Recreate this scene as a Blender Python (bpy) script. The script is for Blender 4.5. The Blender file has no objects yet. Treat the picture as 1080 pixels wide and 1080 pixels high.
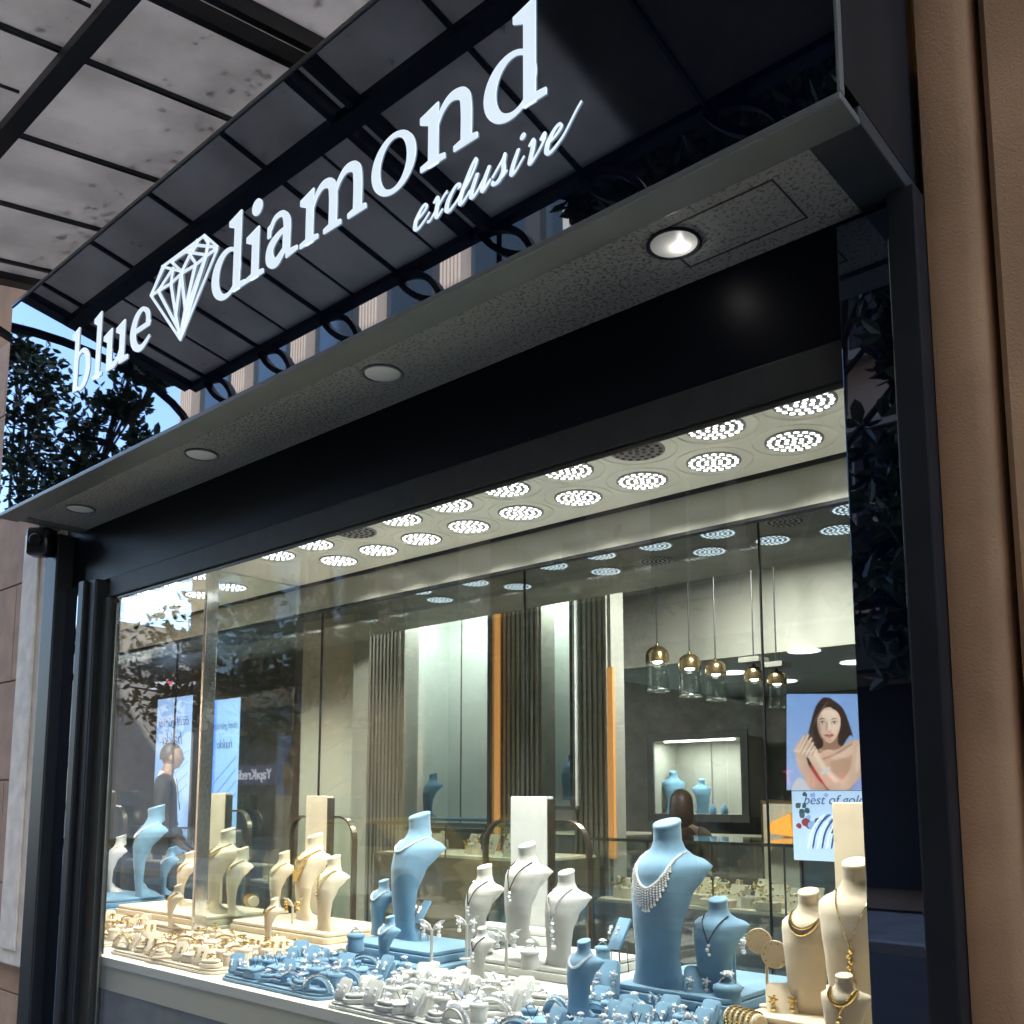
import bpy, bmesh, math, random
from mathutils import Vector, Matrix
random.seed(7)
S = bpy.context.scene
R = math.radians
PI = math.pi

# ------------------------------------------------------------------ camera, sky, sun, exposure
FPX, PX, PY, IMG = 995.0, 540.0, 720.0, 1080.0
PITCH = math.atan(123/995); HEAD = R(41.3)
CAM = Vector((0, -1.6, 1.6))
cam_d = bpy.data.cameras.new('camera'); cam_o = bpy.data.objects.new('camera', cam_d)
S.collection.objects.link(cam_o); S.camera = cam_o
cam_o.location = CAM
cam_o.rotation_euler = (PI/2 + PITCH, 0, HEAD)
cam_d.sensor_width = 36; cam_d.sensor_fit = 'HORIZONTAL'
cam_d.lens = FPX/IMG*36; cam_d.shift_y = (PY-540)/IMG
cam_d.clip_start = .02; cam_d.clip_end = 2000
SUN_EL, SUN_AZ = R(52), R(25)      # the sun stands behind the shop, so the street side is in shade
w = bpy.data.worlds.new('World'); S.world = w; w.use_nodes = True
nt = w.node_tree
sky = nt.nodes.new('ShaderNodeTexSky'); sky.sky_type = 'NISHITA'; sky.sun_disc = False
sky.sun_elevation = SUN_EL; sky.sun_rotation = SUN_AZ; sky.air_density = 1.0; sky.dust_density = .6; sky.ozone_density = 1.2
bg = nt.nodes['Background']; nt.links.new(sky.outputs[0], bg.inputs[0]); bg.inputs[1].default_value = .15
sd = bpy.data.lights.new('sun', 'SUN'); sd.energy = 3.5; sd.angle = R(.5); sd.color = (1, .95, .88)
so = bpy.data.objects.new('sun', sd); S.collection.objects.link(so)
sunv = Vector((math.sin(SUN_AZ)*math.cos(SUN_EL), math.cos(SUN_AZ)*math.cos(SUN_EL), math.sin(SUN_EL)))
so.rotation_euler = (-sunv).to_track_quat('-Z', 'Y').to_euler(); so.location = (0, 0, 30)
S.view_settings.view_transform = 'Standard'; S.view_settings.look = 'None'
S.view_settings.exposure = 3.25; S.view_settings.gamma = 1
S.cycles.use_denoising = True
S.cycles.max_bounces = 12; S.cycles.transparent_max_bounces = 24; S.cycles.glossy_bounces = 5
S.cycles.transmission_bounces = 8; S.cycles.diffuse_bounces = 4
S.cycles.sample_clamp_indirect = 6; S.cycles.caustics_reflective = False; S.cycles.caustics_refractive = False

# ------------------------------------------------------------------ measuring: a pixel of the photograph against a world plane
_p = PITCH; _h = HEAD
_fh = Vector((-math.sin(_h), math.cos(_h), 0)); _rt = Vector((math.cos(_h), math.sin(_h), 0)); _u0 = Vector((0, 0, 1))
_fw = _fh*math.cos(_p)+_u0*math.sin(_p); _up = -_fh*math.sin(_p)+_u0*math.cos(_p)
def ray(u, v): return _fw*FPX+_rt*(u-PX)+_up*(PY-v)
def onY(u, v, y):
    d = ray(u, v); return CAM+d*((y-CAM.y)/d.y)
def onZ(u, v, z):
    d = ray(u, v); return CAM+d*((z-CAM.z)/d.z)
def onX(u, v, x):
    d = ray(u, v); return CAM+d*((x-CAM.x)/d.x)

# ------------------------------------------------------------------ materials
M = {}
def mat(name, col, rough=.6, metal=0, spec=None, noise=0, nscale=40, bump=0, bscale=200, emis=None, estr=0, coat=0, ior=None, sheen=0, col2=None, detail=6, trans=0):
    m = bpy.data.materials.new(name); m.use_nodes = True; t = m.node_tree; b = t.nodes['Principled BSDF']
    b.inputs['Base Color'].default_value = (*col, 1); b.inputs['Roughness'].default_value = rough; b.inputs['Metallic'].default_value = metal
    if spec is not None: b.inputs['Specular IOR Level'].default_value = spec
    if ior: b.inputs['IOR'].default_value = ior
    if coat: b.inputs['Coat Weight'].default_value = coat; b.inputs['Coat Roughness'].default_value = .05
    if sheen: b.inputs['Sheen Weight'].default_value = sheen; b.inputs['Sheen Roughness'].default_value = .4
    if trans: b.inputs['Transmission Weight'].default_value = trans
    tc = t.nodes.new('ShaderNodeTexCoord')
    if noise or col2:
        n = t.nodes.new('ShaderNodeTexNoise'); n.inputs['Scale'].default_value = nscale; n.inputs['Detail'].default_value = detail
        t.links.new(tc.outputs['Object'], n.inputs['Vector'])
        mx = t.nodes.new('ShaderNodeMix'); mx.data_type = 'RGBA'
        c2 = col2 if col2 else tuple(c*(1-noise) for c in col)
        mx.inputs[6].default_value = (*col, 1); mx.inputs[7].default_value = (*c2, 1)
        rp = t.nodes.new('ShaderNodeMapRange'); rp.inputs[1].default_value = .35; rp.inputs[2].default_value = .65
        t.links.new(n.outputs[0], rp.inputs[0]); t.links.new(rp.outputs[0], mx.inputs[0]); t.links.new(mx.outputs[2], b.inputs['Base Color'])
    if bump:
        n2 = t.nodes.new('ShaderNodeTexNoise'); n2.inputs['Scale'].default_value = bscale; n2.inputs['Detail'].default_value = 4
        t.links.new(tc.outputs['Object'], n2.inputs['Vector'])
        bp = t.nodes.new('ShaderNodeBump'); bp.inputs['Strength'].default_value = bump; bp.inputs['Distance'].default_value = .002
        t.links.new(n2.outputs[0], bp.inputs['Height']); t.links.new(bp.outputs[0], b.inputs['Normal'])
    if emis: b.inputs['Emission Color'].default_value = (*emis, 1); b.inputs['Emission Strength'].default_value = estr
    M[name] = m; return m
def glass(name, tint=(.93, .96, .95), ior=1.5, add=0.0, rough=0.0):
    m = bpy.data.materials.new(name); m.use_nodes = True; t = m.node_tree; t.nodes.clear()
    o = t.nodes.new('ShaderNodeOutputMaterial'); tr = t.nodes.new('ShaderNodeBsdfTransparent'); tr.inputs[0].default_value = (*tint, 1)
    g = t.nodes.new('ShaderNodeBsdfGlossy'); g.inputs['Roughness'].default_value = rough; g.inputs[0].default_value = (.95, .98, 1, 1)
    f = t.nodes.new('ShaderNodeFresnel'); f.inputs[0].default_value = ior
    ge = t.nodes.new('ShaderNodeNewGeometry'); mr = t.nodes.new('ShaderNodeMapRange'); mr.inputs[3].default_value = ior; mr.inputs[4].default_value = 1/ior
    t.links.new(ge.outputs['Backfacing'], mr.inputs[0]); t.links.new(mr.outputs[0], f.inputs[0])      # the same reflectance on both sides of the pane
    a = t.nodes.new('ShaderNodeMath'); a.operation = 'ADD'; a.inputs[1].default_value = add; a.use_clamp = True
    mx = t.nodes.new('ShaderNodeMixShader')
    t.links.new(f.outputs[0], a.inputs[0]); t.links.new(a.outputs[0], mx.inputs[0]); t.links.new(tr.outputs[0], mx.inputs[1]); t.links.new(g.outputs[0], mx.inputs[2])
    t.links.new(mx.outputs[0], o.inputs[0]); M[name] = m; return m

mat('navy_glass', (.0012, .0022, .008), .012, ior=2.8, noise=.2, nscale=3)
mat('black_glass', (.003, .0035, .006), .4, spec=.12)
mat('frame_dark', (.010, .011, .013), .45, spec=.22, noise=.25, nscale=12)
mat('frame_grey', (.034, .034, .030), .5, spec=.2, metal=.0, noise=.2, nscale=20)
mat('frame_warm', (.10, .098, .085), .3, metal=.5, noise=.2, nscale=20)
mat('rim_dark', (.05, .056, .058), .4, metal=.3, noise=.15, nscale=9)
mat('rim_grey', (.165, .17, .158), .42, metal=.4, noise=.12, nscale=9, bump=.05, bscale=60)
mat('letter_white', (.8, .85, .9), .4, emis=(.78, .90, 1), estr=.08)
mat('render_beige', (.35, .205, .100), .9, noise=.34, nscale=3.5, bump=.5, bscale=230)
mat('render_beige2', (.40, .24, .118), .9, noise=.32, nscale=2.5, bump=.5, bscale=230)
mat('stone_tan', (.50, .34, .23), .85, noise=.2, nscale=9, bump=.4, bscale=150)
mat('white_trim', (.88, .82, .70), .7, noise=.2, nscale=14, bump=.25, bscale=90)
mat('iron_black', (.012, .013, .015), .45, noise=.3, nscale=30, bump=.1)
mat('table_white', (.82, .79, .66), .35)
mat('table_front', (.66, .61, .44), .3)
mat('ceil_panel', (.90, .87, .77), .5)
mat('bulkhead', (.34, .335, .28), .24, spec=.5)
mat('dome_plate', (.30, .30, .31), .3, metal=.7)
mat('dome_glow', (.9, .9, .9), .4, emis=(1, .985, .95), estr=.5)
mat('dome_reflection', (.5, .6, .7), .3, emis=(.72, .86, 1), estr=0.15)  # bluish glow painted as the mirror image of the ceiling lights
mat('dome_glow_off', (.25, .2, .25), .15, metal=.8, noise=.8, nscale=90)
mat('amber_chip', (.9, .6, .2), .3, emis=(1, .55, .12), estr=0.8)
mat('blue_suede', (.145, .285, .41), .8, sheen=.35, noise=.20, nscale=13, bump=.3, bscale=700)
mat('white_suede', (.52, .52, .485), .7, sheen=.15, noise=.09, nscale=12, bump=.3, bscale=600)
mat('beige_suede', (.66, .555, .40), .75, sheen=.2, noise=.13, nscale=12, bump=.2, bscale=700)
mat('blue_suede_side', (.085, .20, .34), .8, sheen=.2)
mat('silver', (.88, .9, .92), .14, metal=1, noise=.35, nscale=260)
mat('gold', (.86, .60, .22), .16, metal=1, noise=.3, nscale=240)
mat('dark_gem', (.02, .02, .03), .08, noise=.5, nscale=200)
mat('crystal', (.92, .94, .96), .12, metal=.15, noise=.3, nscale=300)
mat('bronze', (.20, .165, .12), .3, metal=.85, noise=.2)
mat('brass_dark', (.22, .16, .08), .25, metal=.9)
mat('orange_strip', (.45, .20, .05), .5, emis=(1, .42, .12), estr=0.075)
mat('niche_wall', (.62, .66, .62), .6, noise=.05, nscale=4)
mat('shop_dark', (.21, .205, .175), .5, noise=.35, nscale=7)
mat('flute_grey', (.33, .32, .28), .5, noise=.15, nscale=5)
mat('shop_dark2', (.06, .058, .054), .45, noise=.2, nscale=10)
mat('shop_beige', (.36, .35, .30), .7, noise=.08, nscale=3)
mat('shop_blue', (.30, .36, .45), .6)
mat('shop_pillar', (.50, .48, .39), .3, noise=.1, nscale=2)
mat('shop_floor', (.16, .15, .14), .25, noise=.2, nscale=5)
mat('shop_ceil', (.12, .12, .115), .3)
mat('lamp_on', (.9, .9, .9), .4, emis=(1, .97, .9), estr=3)
mat('downlight_flat', (.8, .8, .8), .4, emis=(1, .98, .94), estr=.4)
mat('lamp_dim', (.85, .82, .74), .35)
mat('reflector', (.6, .6, .57), .22, metal=.6)
mat('cctv_black', (.01, .01, .01), .25)
mat('counter_grey', (.09, .09, .08), .35, noise=.15)
mat('screen_blue', (.12, .28, .62), .4, emis=(.20, .42, .95), estr=0.14)
mat('screen_blue_pale', (.3, .5, .8), .4, emis=(.40, .58, 1.0), estr=0.14)
mat('asphalt', (.05, .05, .052), .85, noise=.3, nscale=4, bump=.5, bscale=120)
mat('paving', (.24, .23, .21), .8, noise=.25, nscale=3, bump=.4, bscale=90)
mat('kerb_stone', (.33, .32, .30), .8, noise=.2)
mat('facade_far', (.46, .36, .29), .85, noise=.12, nscale=.6)
mat('facade_far2', (.34, .31, .28), .85, noise=.15, nscale=.5)
mat('window_far', (.02, .035, .055), .05, ior=1.7)
mat('dark_recess', (.02, .02, .022), .6)
mat('leaf', (.030, .060, .022), .35, noise=.5, nscale=2.2, col2=(.055, .085, .028))
mat('bark', (.10, .08, .06), .9, noise=.4, nscale=12, bump=.6, bscale=40)
mat('taxi_yellow', (.75, .42, .03), .25, coat=.6)
mat('tyre', (.02, .02, .02), .8)
mat('car_glass', (.01, .012, .015), .04, ior=1.6)
mat('sign_navy', (.02, .03, .12), .4, emis=(.02, .03, .12), estr=0.1)
mat('sign_white', (.85, .85, .88), .4, emis=(.9, .9, 1), estr=0.22)
mat('sign_red', (.6, .03, .05), .4, emis=(.9, .05, .08), estr=0.35)
mat('skin_a', (.30, .165, .11), .55, bump=.1, bscale=300)
mat('skin_b', (.52, .33, .25), .5)
mat('hair_dark', (.018, .013, .010), .5, bump=.6, bscale=160)
mat('hair_brown', (.07, .04, .025), .5, bump=.7, bscale=140)
mat('suit', (.018, .020, .026), .8, noise=.2, nscale=40)
mat('shirt', (.75, .76, .80), .8)
mat('camel', (.20, .14, .09), .8)
for nm, c, e in (('poster_sky', (.30, .45, .80), .55), ('poster_pale', (.55, .70, .95), .65), ('poster_skin', (.72, .47, .38), .42),
                 ('poster_skin_shade', (.50, .29, .22), .38), ('poster_skin_light', (.85, .62, .52), .45), ('poster_hair', (.06, .035, .03), .35), ('poster_hair2', (.14, .08, .06), .35),
                 ('poster_lip', (.45, .12, .12), .4), ('poster_eye', (.10, .08, .08), .4), ('poster_white', (.9, .9, .95), .6), ('poster_dress', (.50, .56, .85), .55),
                 ('poster_rose', (.40, .05, .06), .4), ('poster_leaf', (.08, .14, .16), .4), ('poster_ink', (.07, .12, .28), .4), ('poster_orange', (.85, .35, .05), .5)):
    mat(nm, c, .35, emis=c, estr=e*.2)
glass('shop_glass', (.95, .97, .96), 1.5, .01)
glass('rear_glass', (.90, .93, .92), 1.5, .02)
glass('part_glass', (.84, .89, .88), 1.5, .03)
glass('clear_glass', (.92, .95, .94), 1.45, .01)

M['navy_glass'].node_tree.nodes['Principled BSDF'].inputs['Specular Tint'].default_value = (.72, .84, 1, 1)
# canopy glazing: grimy frosted sheet lit from above
def _canopy_glass():
    m = bpy.data.materials.new('canopy_glazing'); m.use_nodes = True; t = m.node_tree; t.nodes.clear()
    o = t.nodes.new('ShaderNodeOutputMaterial'); tc = t.nodes.new('ShaderNodeTexCoord')
    n = t.nodes.new('ShaderNodeTexNoise'); n.inputs['Scale'].default_value = 3.2; n.inputs['Detail'].default_value = 9; n.inputs['Roughness'].default_value = .62
    n2 = t.nodes.new('ShaderNodeTexNoise'); n2.inputs['Scale'].default_value = 11; n2.inputs['Detail'].default_value = 8; n2.inputs['Roughness'].default_value = .7
    t.links.new(tc.outputs['Object'], n.inputs['Vector']); t.links.new(tc.outputs['Object'], n2.inputs['Vector'])
    r1 = t.nodes.new('ShaderNodeMapRange'); r1.inputs[1].default_value = .36; r1.inputs[2].default_value = .62; r1.inputs[3].default_value = .76; r1.inputs[4].default_value = 1
    r2 = t.nodes.new('ShaderNodeMapRange'); r2.inputs[1].default_value = .29; r2.inputs[2].default_value = .37; r2.inputs[3].default_value = .45; r2.inputs[4].default_value = 1
    t.links.new(n.outputs[0], r1.inputs[0]); t.links.new(n2.outputs[0], r2.inputs[0])
    mu = t.nodes.new('ShaderNodeMath'); mu.operation = 'MULTIPLY'; t.links.new(r1.outputs[0], mu.inputs[0]); t.links.new(r2.outputs[0], mu.inputs[1])
    mx = t.nodes.new('ShaderNodeMix'); mx.data_type = 'RGBA'; mx.inputs[6].default_value = (.05, .040, .030, 1); mx.inputs[7].default_value = (.64, .575, .49, 1)
    t.links.new(mu.outputs[0], mx.inputs[0])
    d = t.nodes.new('ShaderNodeBsdfTranslucent'); e = t.nodes.new('ShaderNodeBsdfDiffuse'); mm = t.nodes.new('ShaderNodeMixShader'); mm.inputs[0].default_value = .2
    t.links.new(mx.outputs[2], d.inputs[0]); t.links.new(mx.outputs[2], e.inputs[0])
    t.links.new(d.outputs[0], mm.inputs[1]); t.links.new(e.outputs[0], mm.inputs[2]); t.links.new(mm.outputs[0], o.inputs[0])
    M['canopy_glazing'] = m
_canopy_glass()
# stippled soffit board: dark pits in a grey-olive coat
def _stipple():
    m = bpy.data.materials.new('soffit_stipple'); m.use_nodes = True; t = m.node_tree; b = t.nodes['Principled BSDF']
    tc = t.nodes.new('ShaderNodeTexCoord'); n = t.nodes.new('ShaderNodeTexNoise'); n.inputs['Scale'].default_value = 130; n.inputs['Detail'].default_value = 5; n.inputs['Roughness'].default_value = .65
    n2 = t.nodes.new('ShaderNodeTexNoise'); n2.inputs['Scale'].default_value = 2.2
    t.links.new(tc.outputs['Object'], n.inputs['Vector']); t.links.new(tc.outputs['Object'], n2.inputs['Vector'])
    ad = t.nodes.new('ShaderNodeMath'); ad.operation = 'MULTIPLY_ADD'; ad.inputs[1].default_value = .18; t.links.new(n2.outputs[0], ad.inputs[0]); t.links.new(n.outputs[0], ad.inputs[2])
    rp = t.nodes.new('ShaderNodeMapRange'); rp.inputs[1].default_value = .49; rp.inputs[2].default_value = .56; t.links.new(ad.outputs[0], rp.inputs[0])
    mx = t.nodes.new('ShaderNodeMix'); mx.data_type = 'RGBA'; mx.inputs[6].default_value = (.10, .10, .085, 1); mx.inputs[7].default_value = (.29, .285, .25, 1)
    t.links.new(rp.outputs[0], mx.inputs[0]); t.links.new(mx.outputs[2], b.inputs['Base Color']); b.inputs['Roughness'].default_value = .75
    bp = t.nodes.new('ShaderNodeBump'); bp.inputs['Strength'].default_value = .5; bp.inputs['Distance'].default_value = .002; t.links.new(rp.outputs[0], bp.inputs['Height']); t.links.new(bp.outputs[0], b.inputs['Normal'])
    M['soffit_stipple'] = m
_stipple()

# ------------------------------------------------------------------ mesh helpers
class MB:
    def __init__(s): s.v = []; s.f = []; s.m = []
    def add(s, vs, fs, mi=0):
        o = len(s.v); s.v += [tuple(v) for v in vs]; s.f += [tuple(i+o for i in f) for f in fs]; s.m += [mi]*len(fs); return s
    def box(s, x0, x1, y0, y1, z0, z1, mi=0):
        return s.add([(x, y, z) for z in (z0, z1) for y in (y0, y1) for x in (x0, x1)],
                     [(0, 2, 3, 1), (4, 5, 7, 6), (0, 1, 5, 4), (2, 6, 7, 3), (0, 4, 6, 2), (1, 3, 7, 5)], mi)
    def obox(s, c, sx, sy, sz, rot, mi=0):       # oriented box, c centre
        b = MB().box(-sx/2, sx/2, -sy/2, sy/2, -sz/2, sz/2)
        return s.add([Vector(c)+rot @ Vector(v) for v in b.v], b.f, mi)
    def loft(s, rings, caps=True, close=True, mi=0):
        n = len(rings[0]); vs = [p for r in rings for p in r]; fs = []
        for i in range(len(rings)-1):
            for j in range(n if close else n-1):
                a = i*n+j; b = i*n+(j+1) % n; fs.append((a, b, b+n, a+n))
        if caps: fs.append(tuple(range(n))[::-1]); fs.append(tuple((len(rings)-1)*n+j for j in range(n)))
        return s.add(vs, fs, mi)
    def lathe(s, prof, c=(0, 0, 0), n=24, caps=True, mi=0):
        return s.loft([[(c[0]+r*math.cos(2*PI*k/n), c[1]+r*math.sin(2*PI*k/n), c[2]+z) for k in range(n)] for r, z in prof], caps, True, mi)
    def tube(s, pts, r, n=8, mi=0, closed=False):
        pts = [Vector(p) for p in pts]; rs = r if isinstance(r, (list, tuple)) else [r]*len(pts); rings = []; N = len(pts)
        ref = None
        for i, p in enumerate(pts):
            a = pts[(i-1) % N] if (closed or i) else p; b = pts[(i+1) % N] if (closed or i < N-1) else p
            d = (b-a).normalized()
            if ref is None:
                ref = Vector((0, 0, 1)) if abs(d.z) < .9 else Vector((1, 0, 0))
            x = d.cross(ref); x = x.normalized() if x.length > 1e-6 else d.orthogonal().normalized(); y = x.cross(d).normalized(); ref = y
            rings.append([p+(x*math.cos(2*PI*k/n)+y*math.sin(2*PI*k/n))*rs[i] for k in range(n)])
        if closed: rings.append(rings[0]); return s.loft(rings, False, True, mi)
        return s.loft(rings, True, True, mi)
    def prism(s, pts, depth, mi=0):               # pts 3D coplanar loop, extruded by vector depth
        n = len(pts); d = Vector(depth); a = [Vector(p) for p in pts]
        return s.add(a+[p+d for p in a], [tuple(range(n))[::-1], tuple(range(n, 2*n))]+[(i, (i+1) % n, (i+1) % n+n, i+n) for i in range(n)], mi)
    def slab(s, x0, x1, y0, y1, z0, z1, r=.02, e=.004, mi=0, n=5):   # rounded-corner slab with softened rims
        def loop(ins, z):
            rr = max(r-ins, .001); o = []
            for cx, cy, a0 in ((x1-r, y1-r, 0), (x0+r, y1-r, PI/2), (x0+r, y0+r, PI), (x1-r, y0+r, 1.5*PI)):
                for k in range(n+1):
                    a = a0+PI/2*k/n; o.append((cx+rr*math.cos(a), cy+rr*math.sin(a), z))
            return o
        return s.loft([loop(e, z0), loop(0, z0+e), loop(0, z1-e), loop(e*.3, z1-e*.3), loop(e*1.3, z1)], mi=mi)
    def ball(s, c, r, n=6, mi=0, sc=(1, 1, 1)):
        rings = []
        for i in range(1, n):
            t = PI*i/n; rings.append([(c[0]+sc[0]*r*math.sin(t)*math.cos(2*PI*k/(n+2)), c[1]+sc[1]*r*math.sin(t)*math.sin(2*PI*k/(n+2)), c[2]-sc[2]*r*math.cos(t)) for k in range(n+2)])
        return s.loft(rings, mi=mi)
    def build(s, name, material, parent=None, smooth=False, bevel=0, loc=None, rotz=0):
        me = bpy.data.meshes.new(name); me.from_pydata(s.v, [], s.f)
        for mm in (material if isinstance(material, (list, tuple)) else [material]): me.materials.append(M[mm])
        for p, i in zip(me.polygons, s.m): p.material_index = i
        bm = bmesh.new(); bm.from_mesh(me); bmesh.ops.recalc_face_normals(bm, faces=bm.faces)
        if bevel: bmesh.ops.bevel(bm, geom=[e for e in bm.edges if len(e.link_faces) == 2 and e.calc_face_angle(0) > .6], offset=bevel, segments=2, affect='EDGES', profile=.6)
        bm.to_mesh(me); bm.free()
        if smooth:
            for p in me.polygons: p.use_smooth = True
            try: me.set_sharp_from_angle(angle=R(smooth if smooth > 1 else 40))
            except Exception: pass
        o = bpy.data.objects.new(name, me); S.collection.objects.link(o)
        if parent: o.parent = parent
        if loc is not None: o.location = loc
        if rotz: o.rotation_euler[2] = rotz
        return o
def tag(o, label=None, cat=None, group=None, kind=None):
    if label: o['label'] = label
    if cat: o['category'] = cat
    if group: o['group'] = group
    if kind: o['kind'] = kind
    return o
def thing(name, label, cat, loc=(0, 0, 0), rotz=0, group=None):
    o = bpy.data.objects.new(name, None); S.collection.objects.link(o); o.location = loc; o.rotation_euler = (0, 0, rotz); o.empty_display_size = .05
    return tag(o, label, cat, group)
def struct(name, mb, m, **k):
    return tag(mb.build(name, m, **k), kind='structure')
def copy_tree(o, parent=None):
    c = o.copy(); S.collection.objects.link(c)
    if parent: c.parent = parent
    for ch in list(o.children): copy_tree(ch, c)
    return c
def catmull(pts, seg=6, closed=False):
    P = [Vector(p) for p in pts]; N = len(P); out = []
    for i in range(N if closed else N-1):
        a = P[(i-1) % N] if (closed or i) else P[0]*2-P[1]; b = P[i]; c = P[(i+1) % N]; d = P[(i+2) % N] if (closed or i < N-2) else P[-1]*2-P[-2]
        for k in range(seg):
            t = k/seg; out.append(.5*((2*b)+(c-a)*t+(2*a-5*b+4*c-d)*t*t+(3*b-a-3*c+d)*t*t*t))
    if not closed: out.append(P[-1])
    return out

# ================================================================== SETTING OUTSIDE
FY = -.315            # front of the fascia
ZS = 2.633            # underside of the fascia box
ZT = 3.455
XL, XR = -3.65, -.478
struct('pavement', MB().box(-40, 30, -4.2, .0, -.2, 0), 'paving')
struct('pavement_far', MB().box(-60, 40, -12.4, -9.6, -.2, 0), 'paving')
struct('road', MB().box(-300, 300, -9.4, -4.4, -.3, -.12), 'asphalt')
struct('kerb', MB().box(-40, 30, -4.4, -4.2, -.3, .005), 'kerb_stone', bevel=.01)
struct('kerb_far', MB().box(-60, 40, -9.6, -9.4, -.3, .005), 'kerb_stone', bevel=.01)
struct('ground', MB().box(-600, 600, -600, 600, -.5, -.32), 'asphalt')

# upper mass of the shop's own building: shades the street front
b = MB().box(-34, 20, .06, .5, 3.75, 30); o = b.build('upper_facade', 'render_beige2'); tag(o, 'plain upper storeys of the shop building above the canopy', 'wall')
b = MB().box(-34, 20, .5, 9, 3.05, 30).box(.6, 20, .30, 9, 0, 3.05)
o = b.build('building_mass', 'render_beige2'); tag(o, 'bulk of the shop building behind the street front', 'building')

# right-hand rendered wall with a vertical rounded pilaster
wr = thing('rendered_wall', 'brown beige rendered wall with a shallow vertical recess beside the shop frame', 'wall', (0, 0, 0))
def vprof(pts, z0, z1):                            # vertical extrusion of a plan outline (closed)
    return MB().loft([[(x, y, z0) for x, y in pts], [(x, y, z1) for x, y in pts]])
pl = [(-.462, .29)]
pl += [(-.462, .0)]+[(-.44, -.004), (-.405, -.002)]
pl += [(-.392+.02*math.sin(a), .022-.024*math.cos(a)) for a in [R(k) for k in (20, 45, 70, 90)]]
pl += [(-.370, .050), (-.3605, .052), (-.3605, .29)]
vprof(pl, 0, 3.70).build('pilaster', 'render_beige', wr, smooth=50)
vprof([(-.360, .29), (-.360, .004), (-.350, -.004), (8, -.004), (8, .29)], 0, 3.70).build('wall_face', 'render_beige2', wr)

# left-hand neighbouring wall: stone blocks, white window surround
wl = thing('stone_wall', 'pinkish tan stone block wall left of the white painted surround', 'wall')
b = MB(); zz = 0.0; row = 0
while zz < 3.7:
    h = .42; x = -9.0+(.28 if row % 2 else 0)
    while x < -3.86:
        x1 = min(x+.56, -3.86); b.box(x+.003, x1-.003, -.012, -.0005, zz+.003, min(zz+h-.003, 3.72)); x += .56
    zz += h; row += 1
b.build('stone_blocks', 'stone_tan', wl, bevel=.003)
MB().box(-9, -3.80, .0, .025, 0, 3.72).build('wall_backing', 'stone_tan', wl)
pw = thing('white_pilaster', 'white painted window surround with sill, left of the dark shop frame', 'trim')
b = MB(); b.box(-4.08, -3.815, -.055, -.013, .96, 2.70)
b.build('pilaster_body', 'white_trim', pw, bevel=.008)
MB().box(-4.04, -3.90, -.066, -.0552, 1.02, 2.60).build('raised_panel', 'white_trim', pw, bevel=.005)
MB().box(-5.4, -4.082, -.060, -.013, .96, 1.10).build('sill', 'white_trim', pw, bevel=.008)

# ------------------------------------------------------------------ shop window frame (cladding, jambs, header)
sw = thing('shop_window', 'dark framed shop window with glossy navy cladding around one big pane', 'window')
GL, GR, GT, GB = -3.35, -.606, 2.34, .70
MB().box(XL-.12, -.50, -.010, .014, 2.415, 2.760).build('header_panel', 'black_glass', sw)
MB().box(GL-.02, GR+.004, -.016, .014, GT+.0, 2.4145).build('header_rail', 'frame_grey', sw, bevel=.004)
MB().box(GL+.02, GR+.002, -.006, -.0005, GT-.012, GT-.0005).build('header_bead', 'frame_warm', sw, bevel=.003)
MB().box(GR+.004, -.512, -.040, .06, 0, 2.612).build('cladding_panel', 'navy_glass', sw, bevel=.002)
MB().box(-.5115, -.4635, -.047, .10, 0, 2.632).build('outer_post', 'frame_dark', sw, bevel=.004)
# left side: grey post, navy strip, black mullion, warm grey inner bead
MB().box(-3.812, -3.70, -.075, .06, 0, 2.632).build('outer_post', 'frame_dark', sw, bevel=.006)
MB().box(-3.6995, -3.53, -.030, .05, 0, 2.414).build('cladding_panel', 'navy_glass', sw)
MB().box(-3.5295, -3.485, -.060, .05, 0, 2.414).build('mullion', 'frame_dark', sw, bevel=.004)
MB().box(-3.4845, -3.42, -.045, .06, 0, 2.414).build('mullion', 'frame_dark', sw, bevel=.006)
MB().box(-3.4195, -3.352, -.022, .012, 0, 2.339).build('inner_jamb', 'frame_grey', sw, bevel=.004)
MB().box(-3.3515, -3.330, -.004, .008, 0, 2.317).build('bead', 'frame_warm', sw, bevel=.003)
MB().box(GL+.0205, GR+.003, .0, .008, GB, GT-.0005).build('pane', 'shop_glass', sw)
MB().box(GL+.025, GR+.004, -.03, .06, 0, GB-.001).build('plinth_panel', 'black_glass', sw)

# ------------------------------------------------------------------ fascia sign
fs = thing('fascia_sign', 'long glossy navy fascia box with lit white blue diamond lettering over the window', 'sign')
MB().box(XL+.004, XR-.006, FY, FY+.02, ZS+.008, ZT-.008).build('face_panel', 'navy_glass', fs)
MB().box(XL+.03, XR-.03, FY+.021, .05, 2.765, ZT-.01).build('core', 'frame_dark', fs)
b = MB(); b.box(XL, XR, FY-.004, FY+.012, ZT-.0078, ZT+.004); b.box(XR-.0055, XR, FY-.004, FY+.012, ZS+.008, ZT-.008)
b.build('edge_trim', 'rim_grey', fs, bevel=.001)
b = MB(); b.box(XL, XR, FY-.006, FY+.07, ZS-.006, ZS+.0075); b.box(XL, XL+.06, FY+.0702, .04, ZS, ZS+.03); MB().box(XR-.085, XR-.0, FY+.0702, .04, ZS-.0, ZS+.03).build('soffit_end', 'rim_dark', fs, bevel=.003)
b.build('soffit_border', 'rim_grey', fs, bevel=.003)
MB().box(XR-.005, XR+.0, FY+.013, .04, ZS+.0305, ZT-.002).build('end_panel', 'frame_dark', fs)
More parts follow.
